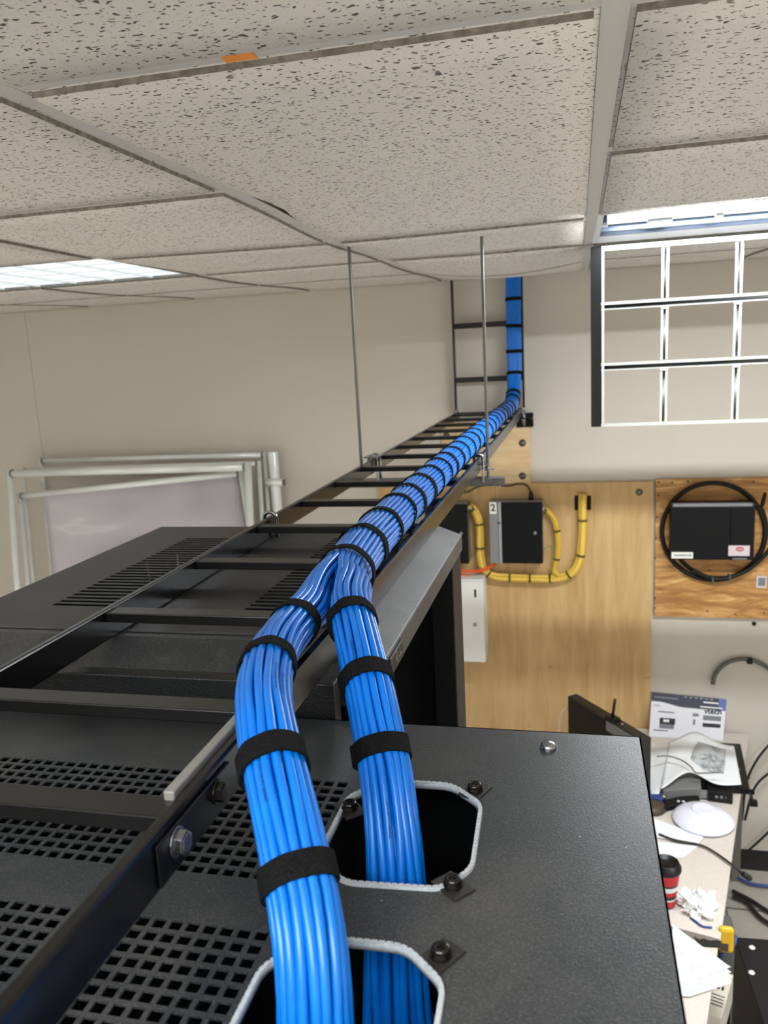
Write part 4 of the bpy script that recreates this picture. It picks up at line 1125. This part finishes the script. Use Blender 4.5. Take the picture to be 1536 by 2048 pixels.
# big curled sheet with a drawing
bp = thing('drawing_sheet', 'large curled sheet with a grey printed drawing on the table', 'paper', tuple(on_desk(1400, 1530)))
def sheet(corners, warp, lift, nu, nv, m, name, parent, bulge=()):
    A, B, Cc, D = corners    # picture corners: near left, near right, far right, far left
    def fn(u, v):
        q = lambda a, b, w: (a[0]+(b[0]-a[0])*w, a[1]+(b[1]-a[1])*w)
        px, py = q(q(A, B, u), q(D, Cc, u), v)
        if warp: py += warp(u, v)
        h = lift
        for (bu, bv, su, sv, hh) in bulge: h += hh*math.exp(-((u-bu)/su)**2-((v-bv)/sv)**2)
        return onz(px, py, DZ+h)
    return MB().grid(fn, nu, nv, (0, 0, .0006)).build(name, m, parent)
sheet(((1322, 1584), (1483, 1569), (1468, 1492), (1338, 1488)), lambda u, v: -26*math.exp(-((u-.40)/.30)**2)*v-34*math.exp(-((u-.34)/.26)**2)*(1-v), .068, 24, 16, 'paper', 'sheet', bp, ((.35, .9, .3, .5, .030), (.3, 0., .25, .3, .02), (1., 0, .2, .4, -.012)))
sheet(((1374, 1538), (1448, 1545), (1452, 1500), (1392, 1482)), None, .074, 20, 14, 'paper_drawing', 'drawing', bp, ((.3, .9, .4, .6, .028), ))
# white sheet to its left
ws = thing('paper_sheet', 'blank white sheet lying left of the printed drawing', 'paper', tuple(on_desk(1320, 1540)))
sheet(((1286, 1588), (1318, 1588), (1352, 1490), (1262, 1476)), lambda u, v: 8*math.exp(-((u-.75)/.2)**2)*v, .040, 20, 16, 'paper', 'sheet', ws, ((.1, 0., .4, .4, -.018), (1., .9, .4, .5, .036), (.4, .9, .4, .3, .01)))
wp = [on_desk(x, y, .115) for x, y in ((1314, 1513), (1335, 1512), (1360, 1519), (1380, 1532), (1391, 1545), (1410, 1546), (1440, 1545))]
wr = thing('loose_wire', 'thin grey wire curving over the drawing sheet', 'wire', tuple(wp[0])); MB().tube(spline(wp, .01), .003, 8).build('wire', 'hose_grey', wr)
# boxes under the sheets
gbx = thing('grey_device', 'grey boxy device half under the curled drawing sheet', 'device', tuple(on_desk(1360, 1590)))
a, b, c, d = onz(1325, 1604, DZ+.002), onz(1402, 1600, DZ+.002), onz(1400, 1575, DZ+.002), onz(1330, 1578, DZ+.002)
P = [a, b, c, d]; P = P[::-1] if (P[1]-P[0]).cross(P[2]-P[1]).z < 0 else P
MB().prism(P, (0, 0, .055)).build('case', 'plastic_grey', gbx, bevel=.004)
c = onz(1405, 1588, DZ+.02); MB().obox(c, V(.024, 0, 0), V(0, .015, 0), V(0, 0, .012)).build('connector', 'panel_grey', gbx, bevel=.002)
ad = thing('power_adapter', 'black adapter with sockets behind the white disc', 'adapter', tuple(on_desk(1442, 1585)))
c = on_desk(1440, 1588, .026); MB().obox(c, V(.048, -.006, 0), V(.004, .028, 0), V(0, 0, .024)).build('case', 'plastic_black', ad, bevel=.004)
for k in range(3): MB().lathe(c+V(-.018+.019*k, -.029, .002), V(0, -1, 0), [(0, 0), (.007, 0), (.005, .002), (.003, .002), (0, -.004)], 12).build('socket', 'ink_grey', ad)
kb = thing('black_gadget', 'dark handheld device lying left of the white disc', 'device', tuple(on_desk(1345, 1612)))
a, b, c, d = on_desk(1318, 1628, .002), on_desk(1400, 1606, .002), on_desk(1392, 1594, .002), on_desk(1322, 1610, .002)
P = [a, b, c, d]; P = P[::-1] if (P[1]-P[0]).cross(P[2]-P[1]).z < 0 else P
MB().prism(P, (0, 0, .022)).build('case', 'plastic_black', kb, bevel=.004)
c = on_desk(1362, 1603, .026)
for k in (-1, 1): MB().lathe(c+V(.010*k, 0, 0), V(0, 0, 1), [(.006, 0), (.006, .002), (.004, .002), (.004, 0)], 14).build('button', 'label_white', kb)
tp = thing('tool_pile', 'dark pouch of small tools at the rack edge', 'pouch', tuple(on_desk(1300, 1615)))
mb = MB(); mb.lathe(on_desk(1302, 1618), V(0, 0, 1), [(.055, 0), (.062, .012), (.05, .026), (.02, .032), (0, .032)], 16); mb.build('pouch', 'cord_brown', tp)
mb = MB(); mb.obox(on_desk(1304, 1592, .022), V(.045, -.02, .004), V(.012, .03, 0), V(0, 0, .012)); mb.build('handle', 'cord_blue', tp, bevel=.004)
mb = MB(); mb.lathe(on_desk(1327, 1596, .03), V(0, 0, 1), [(0, 0), (.011, .0), (.012, .01), (0, .018)], 12); mb.build('ferrule', 'zinc', tp)

# white ceiling disc lying on the table
c = (on_desk(1343, 1640)+on_desk(1468, 1640))/2; c = V(c.x, c.y-.012, DZ)
R_ = (on_desk(1468, 1640)-on_desk(1343, 1640)).length/2*.97
ap = thing('access_point', 'round white plastic dish lying on the beige table', 'dish', tuple(c))
MB().lathe(c, V(0, 0, 1), [(0, .001), (R_*.80, .001), (R_*.97, .006), (R_, .012), (R_*.985, .016), (R_*.86, .030), (R_*.66, .044), (R_*.42, .053), (R_*.40, .054)], 64).build('shell', 'shell_white', ap)
MB().lathe(c+V(0, 0, .053), V(0, 0, 1), [(R_*.40, 0), (R_*.385, .006), (R_*.33, .0075), (R_*.1, .0035), (0, .003)], 48).build('hub', 'shell_white', ap)
# white cards / sheets under the disc
sa = thing('paper_sheet', 'white folded sheets beside the lidded cup', 'paper', tuple(on_desk(1350, 1690)))
def flat(pts, h, m, name, parent, th=.0012):
    P = [on_desk(x, y, h) for x, y in pts]; P = P[::-1] if (P[1]-P[0]).cross(P[2]-P[1]).z < 0 else P
    return MB().prism([p-V(0, 0, th) for p in P], (0, 0, th)).build(name, m, parent)
flat(((1305, 1636), (1318, 1640), (1407, 1674), (1396, 1690), (1300, 1672)), .006, 'paper', 'sheet', sa)
flat(((1310, 1683), (1396, 1692), (1366, 1716), (1300, 1712)), .003, 'paper', 'sheet', sa)
# black lead running off the table
bl_ = spline([on_desk(1318, 1668, .012), on_desk(1350, 1680, .012), on_desk(1400, 1690, .010), on_desk(1430, 1705, .010), on_desk(1462, 1728, .010), onz(1474, 1738, DZ+.004), onz(1486, 1748, DZ-.02)], .01)
bc = thing('black_lead', 'black lead crossing the table and hanging off its edge', 'cord', tuple(bl_[0])); MB().tube(bl_, .0042, 10).build('cord', 'cord_black', bc)
MB().tube([bl_[-1], onz(1500, 1757, DZ-.05)], .011, 12).build('plug', 'plastic_dark', bc, bevel=.003)
# paper cup with lid
cc = on_desk(1343, 1826); cc = V(cc.x-.014, cc.y+.045, DZ)
cu_ = thing('paper_cup', 'red and black paper cup with a black lid', 'cup', tuple(cc))
hc = .145; r0, r1 = .030, .045
rr = lambda h: r0+(r1-r0)*h/hc
MB().lathe(cc, V(0, 0, 1), [(0, 0), (rr(0), 0)]+[(rr(hc*k/10), hc*k/10) for k in range(1, 11)], 40).build('cup', 'cup_dark', cu_)
for h0, h1, mm in ((.006, .030, 'cup_red'), (.030, .036, 'paper'), (.050, .066, 'cup_red'), (.066, .084, 'paper'), (.092, .128, 'cup_red')):
    MB().lathe(cc, V(0, 0, 1), [(rr(h0)+.0006, h0), (rr(h1)+.0006, h1)], 40).build('band', mm, cu_)
MB().lathe(cc+V(0, 0, hc), V(0, 0, 1), [(r1+.001, -.014), (r1+.004, -.012), (r1+.004, 0), (r1, .004), (r1-.004, .016), (r1-.009, .018), (r1-.011, .011), (0, .010)], 40).build('lid', 'plastic_black', cu_)
# crumpled tissue
tc_ = on_desk(1396, 1822)
ts = MB(); rnd = random.Random(11)
from mathutils import noise as mn
def tis(u, v):
    th = u*2*PI; ph = v*PI*.5
    r = .052*(1+.5*mn.noise(V(math.cos(th)*2.2, math.sin(th)*2.2, ph*3))+.35*mn.noise(V(math.cos(th)*6, math.sin(th)*6, ph*8)))
    return V(tc_.x+r*math.cos(th)*math.cos(ph)*1.05, tc_.y+r*math.sin(th)*math.cos(ph)*1.1+.015*math.cos(ph), DZ+.0015+r*math.sin(ph)*1.0)
ts.grid(tis, 48, 20, smooth=False)
tag(ts.build('tissue', 'tissue'), 'crumpled white tissue on the table edge', 'tissue')
pn = spline([on_desk(1381, 1835, .004), on_desk(1395, 1846, .004), on_desk(1406, 1853, .004), on_desk(1424, 1855, .004)], .006)
tag(MB().tube(pn, .0035, 8).build('blue_wire', 'cord_blue'), 'short blue wire offcut beside the tissue', 'wire')
# printed sheets fanned at the table edge
for k, lab in enumerate(('bottom printed sheet of the fan on the near table', 'second lowest sheet of the fanned printed papers', 'third sheet up in the fanned printed papers', 'top printed sheet of the fan with faint text')):
    d = 3-k
    P = [(1346+d*1, 1850+d*4), (1452+d*3, 1928+d*11), (1462+d*.5, 1934+d*10.5), (1380+d*0, 1966+d*9), (1330, 1990)]
    P = [on_desk(x, y, .006+.0035*k) for x, y in P]; P = P[::-1] if (P[1]-P[0]).cross(P[2]-P[1]).z < 0 else P
    o = MB().prism(P, (0, 0, .0008)).build('printed_sheet', 'paper_print' if k == 3 else 'paper'); tag(o, lab, 'paper', 'fanned printed sheets')

# black device with an antenna, standing at the back behind the rack
dv = thing('recorder_box', 'dark flat box with a short antenna standing on the table', 'device', tuple(on_desk(1190, 1470)))
A = ony(1135, 1391, 3.60); B = ony(1282, 1475, 3.20)
up = V(0, 0, 1); ln = V(B.x-A.x, B.y-A.y, 0); ln.normalize(); pr = V(-ln.y, ln.x, 0)
if pr.y < 0: pr = -pr
top_z = A.z; L_ = .50
c = V(A.x, A.y, 0)+ln*(L_*.5)+pr*.026
MB().obox(V(c.x, c.y, (top_z+DZ)/2), ln*L_*.5, pr*.026, V(0, 0, (top_z-DZ)/2-.001)).build('case', 'plastic_dark', dv, bevel=.005)
MB().obox(V(c.x, c.y, (top_z+DZ)/2)-pr*.0262, ln*(L_*.5-.01), pr*.0012, V(0, 0, (top_z-DZ)/2-.012)).build('side_cover', 'plastic_black', dv)
q = c+ln*(-L_*.5+.30); an0 = V(q.x, q.y, top_z)-pr*.01
MB().obox(an0+V(0, 0, .005), ln*.03, pr*.02, V(0, 0, .012)).build('antenna_mount', 'plastic_black', dv, bevel=.004)
MB().tube([an0+V(0, 0, .012), an0+V(.010, 0, .095)], .0065, 12).build('antenna', 'plastic_black', dv)
MB().obox(V(c.x, c.y, top_z-.03)-pr*.0275+ln*.13, ln*.10, pr*.0008, V(0, 0, .022)).build('side_label', 'plastic_grey', dv)
MB().lathe(V(c.x, c.y, top_z)+ln*.10-pr*.0, V(0, 0, 1), [(0, 0), (.008, 0), (.008, .002), (0, .003)], 12).build('lens', 'zinc', dv)
pk = px_path([(1134, 1416, 3.62), (1124, 1425, 3.62), (1119, 1445, 3.62), (1118, 1475, 3.62), (1118, 1510, 3.62)], 3.62)
tag(MB().tube(pk, .0055, 8).build('pale_cable', 'cord_pink'), 'pale cord hanging beside the dark box with antenna', 'cord')

# floor things at the lower right
ck = thing('equipment_case', 'large black equipment case on the floor right of the table', 'case', tuple(onz(1500, 1960, FZ+.5)))
cz = FZ+.42
c0_, c1_ = onz(1468, 1873, cz), onz(1560, 1880, cz)
yb_ = c0_.y; dx = V(c1_.x-c0_.x, c1_.y-c0_.y, 0).normalized(); dyv = V(dx.y, -dx.x, 0)
cc_ = V(c0_.x, c0_.y, 0)+dx*.27+dyv*.45
MB().obox(V(cc_.x, cc_.y, (cz+FZ)/2), dx*.27, dyv*.45, V(0, 0, (cz-FZ)/2)).build('body', 'case_black', ck, bevel=.004)
for px, py in ((1504, 1895), (1503, 1945)): c = onz(px, py, cz); MB().lathe(c, V(0, 0, 1), [(.011, 0), (.008, .004), (0, .005)], 14).build('screw', 'label_white', ck)
ch = thing('vented_chassis', 'beige slotted chassis edge below the fanned papers', 'chassis', tuple(onz(1440, 1990, cz)))
hz_ = cz+.20
q = onz(1436, 1985, hz_)
e1 = (onz(1424, 2035, hz_)-onz(1446, 1958, hz_)); e1.z = 0; e1.normalize(); e2 = V(-e1.y, e1.x, 0)
MB().obox(q-V(0, 0, .05), e1*.10, e2*.028, V(0, 0, .05)).build('cover', 'chassis_beige', ch, bevel=.002)
mb = MB()
for i in range(2):
    for j in range(3): mb.obox(q+e1*(-.045+i*.022)+e2*(-.014+.012*j)+V(0, 0, .0002), e1*.008, e2*.0035, V(0, 0, .0004))
for i in range(4): mb.obox(q+e1*(.012+.014*i)+V(0, 0, .0002), e1*.002, e2*.022, V(0, 0, .0004))
mb.build('slots', 'ink', ch)
MB().obox(q-V(0, 0, (hz_-FZ)/2+.05), e1*.09, e2*.024, V(0, 0, (hz_-FZ)/2-.05)).build('foot', 'plastic_black', ch)
yt = thing('tape_measure', 'yellow tool hanging on a grey post beside the table', 'tool', tuple(onz(1452, 1880, DZ-.1)))
c = onz(1452, 1878, DZ-.03)
MB().obox(c, V(.024, 0, 0), V(0, .012, 0), V(0, 0, .045)).build('body', 'tool_yellow', yt, bevel=.011)
MB().obox(c+V(-.006, -.0125, -.022), V(.012, 0, 0), V(0, .001, 0), V(0, 0, .014)).build('grip', 'cord_brown', yt)
pp = thing('post', 'grey upright post beside the table edge', 'post', (c.x, c.y+.04, FZ))
MB().box(c.x-.016, c.x+.03, c.y+.0135, c.y+.09, FZ, DZ-.01).build('shaft', 'leg_grey', pp, bevel=.003)
bw = spline([onz(1471, 1872, DZ-.08), onz(1470, 1885, DZ-.09), onz(1460, 1900, DZ-.1), onz(1442, 1912, DZ-.1)], .01)
tag(MB().tube(bw, .006, 8).build('blue_cable', 'cord_blue'), 'blue cord looping under the yellow tool', 'cord')
# cords on the floor and behind the table
for pts, h, r, m_, lab in (
    (((1465, 1782), (1500, 1800), (1540, 1825), (1590, 1850)), FZ+.02, .010, 'cord_black', 'upper of two black cords lying on the tiled floor'),
    (((1465, 1793), (1495, 1806), (1520, 1835), (1560, 1860)), FZ+.02, .010, 'cord_black', 'lower of two black cords lying on the tiled floor'),
    (((1472, 1753), (1500, 1767), (1540, 1773)), FZ+.02, .008, 'cord_blue', 'dark blue cord on the floor behind the table')):
    p_ = spline([onz(a, b, h) for a, b in pts], .02); tag(MB().tube(p_, r, 8).build('floor_cable', m_), lab, 'cord', 'cords on the tiled floor')
for pts, lab in ((((1700, 1330), (1620, 1405), (1560, 1470), (1536, 1492), (1510, 1526), (1492, 1570), (1484, 1640)), 'black cord slanting down the wall above the table corner'),
                 (((1720, 1440), (1640, 1490), (1570, 1530), (1536, 1548), (1508, 1578), (1490, 1640)), 'black cord slanting to the black shelf plate'),
                 (((1720, 1480), (1640, 1560), (1580, 1620), (1536, 1665), (1498, 1700), (1470, 1720), (1440, 1735)), 'black cord slanting down towards the floor skirting')):
    p_ = spline([ony(a, b, 3.9) for a, b in pts], .02); tag(MB().tube(p_, .006, 8).build('wall_cable', 'cord_black'), lab, 'cord', 'black cords by the wall')

# ragged dark strip lying over the joint of the two tables
rg = [on_desk(x, y, .004) for x, y in ((1388, 1872), (1398, 1879), (1408, 1877), (1420, 1881), (1432, 1880), (1443, 1882), (1440, 1894), (1424, 1893), (1408, 1892), (1396, 1886))]
if (rg[1]-rg[0]).cross(rg[5]-rg[1]).z < 0: rg = rg[::-1]
tag(MB().prism([p-V(0, 0, .0035) for p in rg], (0, 0, .0035)).build('dark_strip', 'rack_inside'), 'ragged dark strip over the joint of the two tables', 'strip')

# ------------------------------------------------------------------ light
ADDED_LAMPS = [(-.30, -.42, 30), (-2.3, -.75, 90), (1.7, -.75, 90), (-.30, -2.6, 80), (1.9, -2.6, 80), (-2.5, -2.6, 80), (2.55, 1.0, 80), (-3.9, 1.0, 70)]
labs = ['ceiling light just behind the camera, above the front rack', 'ceiling light behind the camera to the left', 'ceiling light behind the camera to the right', 'ceiling light far back in the middle of the room', 'ceiling light far back at the right', 'ceiling light far back at the left', 'ceiling light by the right wall', 'ceiling light by the left wall']
for (x, y, p), lab in zip(ADDED_LAMPS, labs): added_troffer(x, y, p, lab, 170 if p < 40 else SPREAD)  # added lamps out of view; the weakest one brightens the foreground
la = bpy.data.lights.new('lamp', 'AREA'); la.shape = 'RECTANGLE'; la.size = 1.1; la.size_y = .03; la.energy = 52; la.color = (.96, 1, 1.03)
lo = bpy.data.objects.new('lamp', la); COL.objects.link(lo); lo.location = (.66, 2.36, CZ+.034+H)
w = bpy.data.worlds.new('world'); SC.world = w; w.use_nodes = True
w.node_tree.nodes['Background'].inputs[0].default_value = (0, 0, 0, 1); w.node_tree.nodes['Background'].inputs[1].default_value = 0
vs_ = SC.view_settings; SC.display_settings.display_device = 'sRGB'
vs_.view_transform = 'Standard'; vs_.look = 'None'; vs_.exposure = 0.0; vs_.gamma = 1.0; vs_.use_curve_mapping = False
SC.cycles.max_bounces = 10; SC.cycles.diffuse_bounces = 6; SC.cycles.use_denoising = True
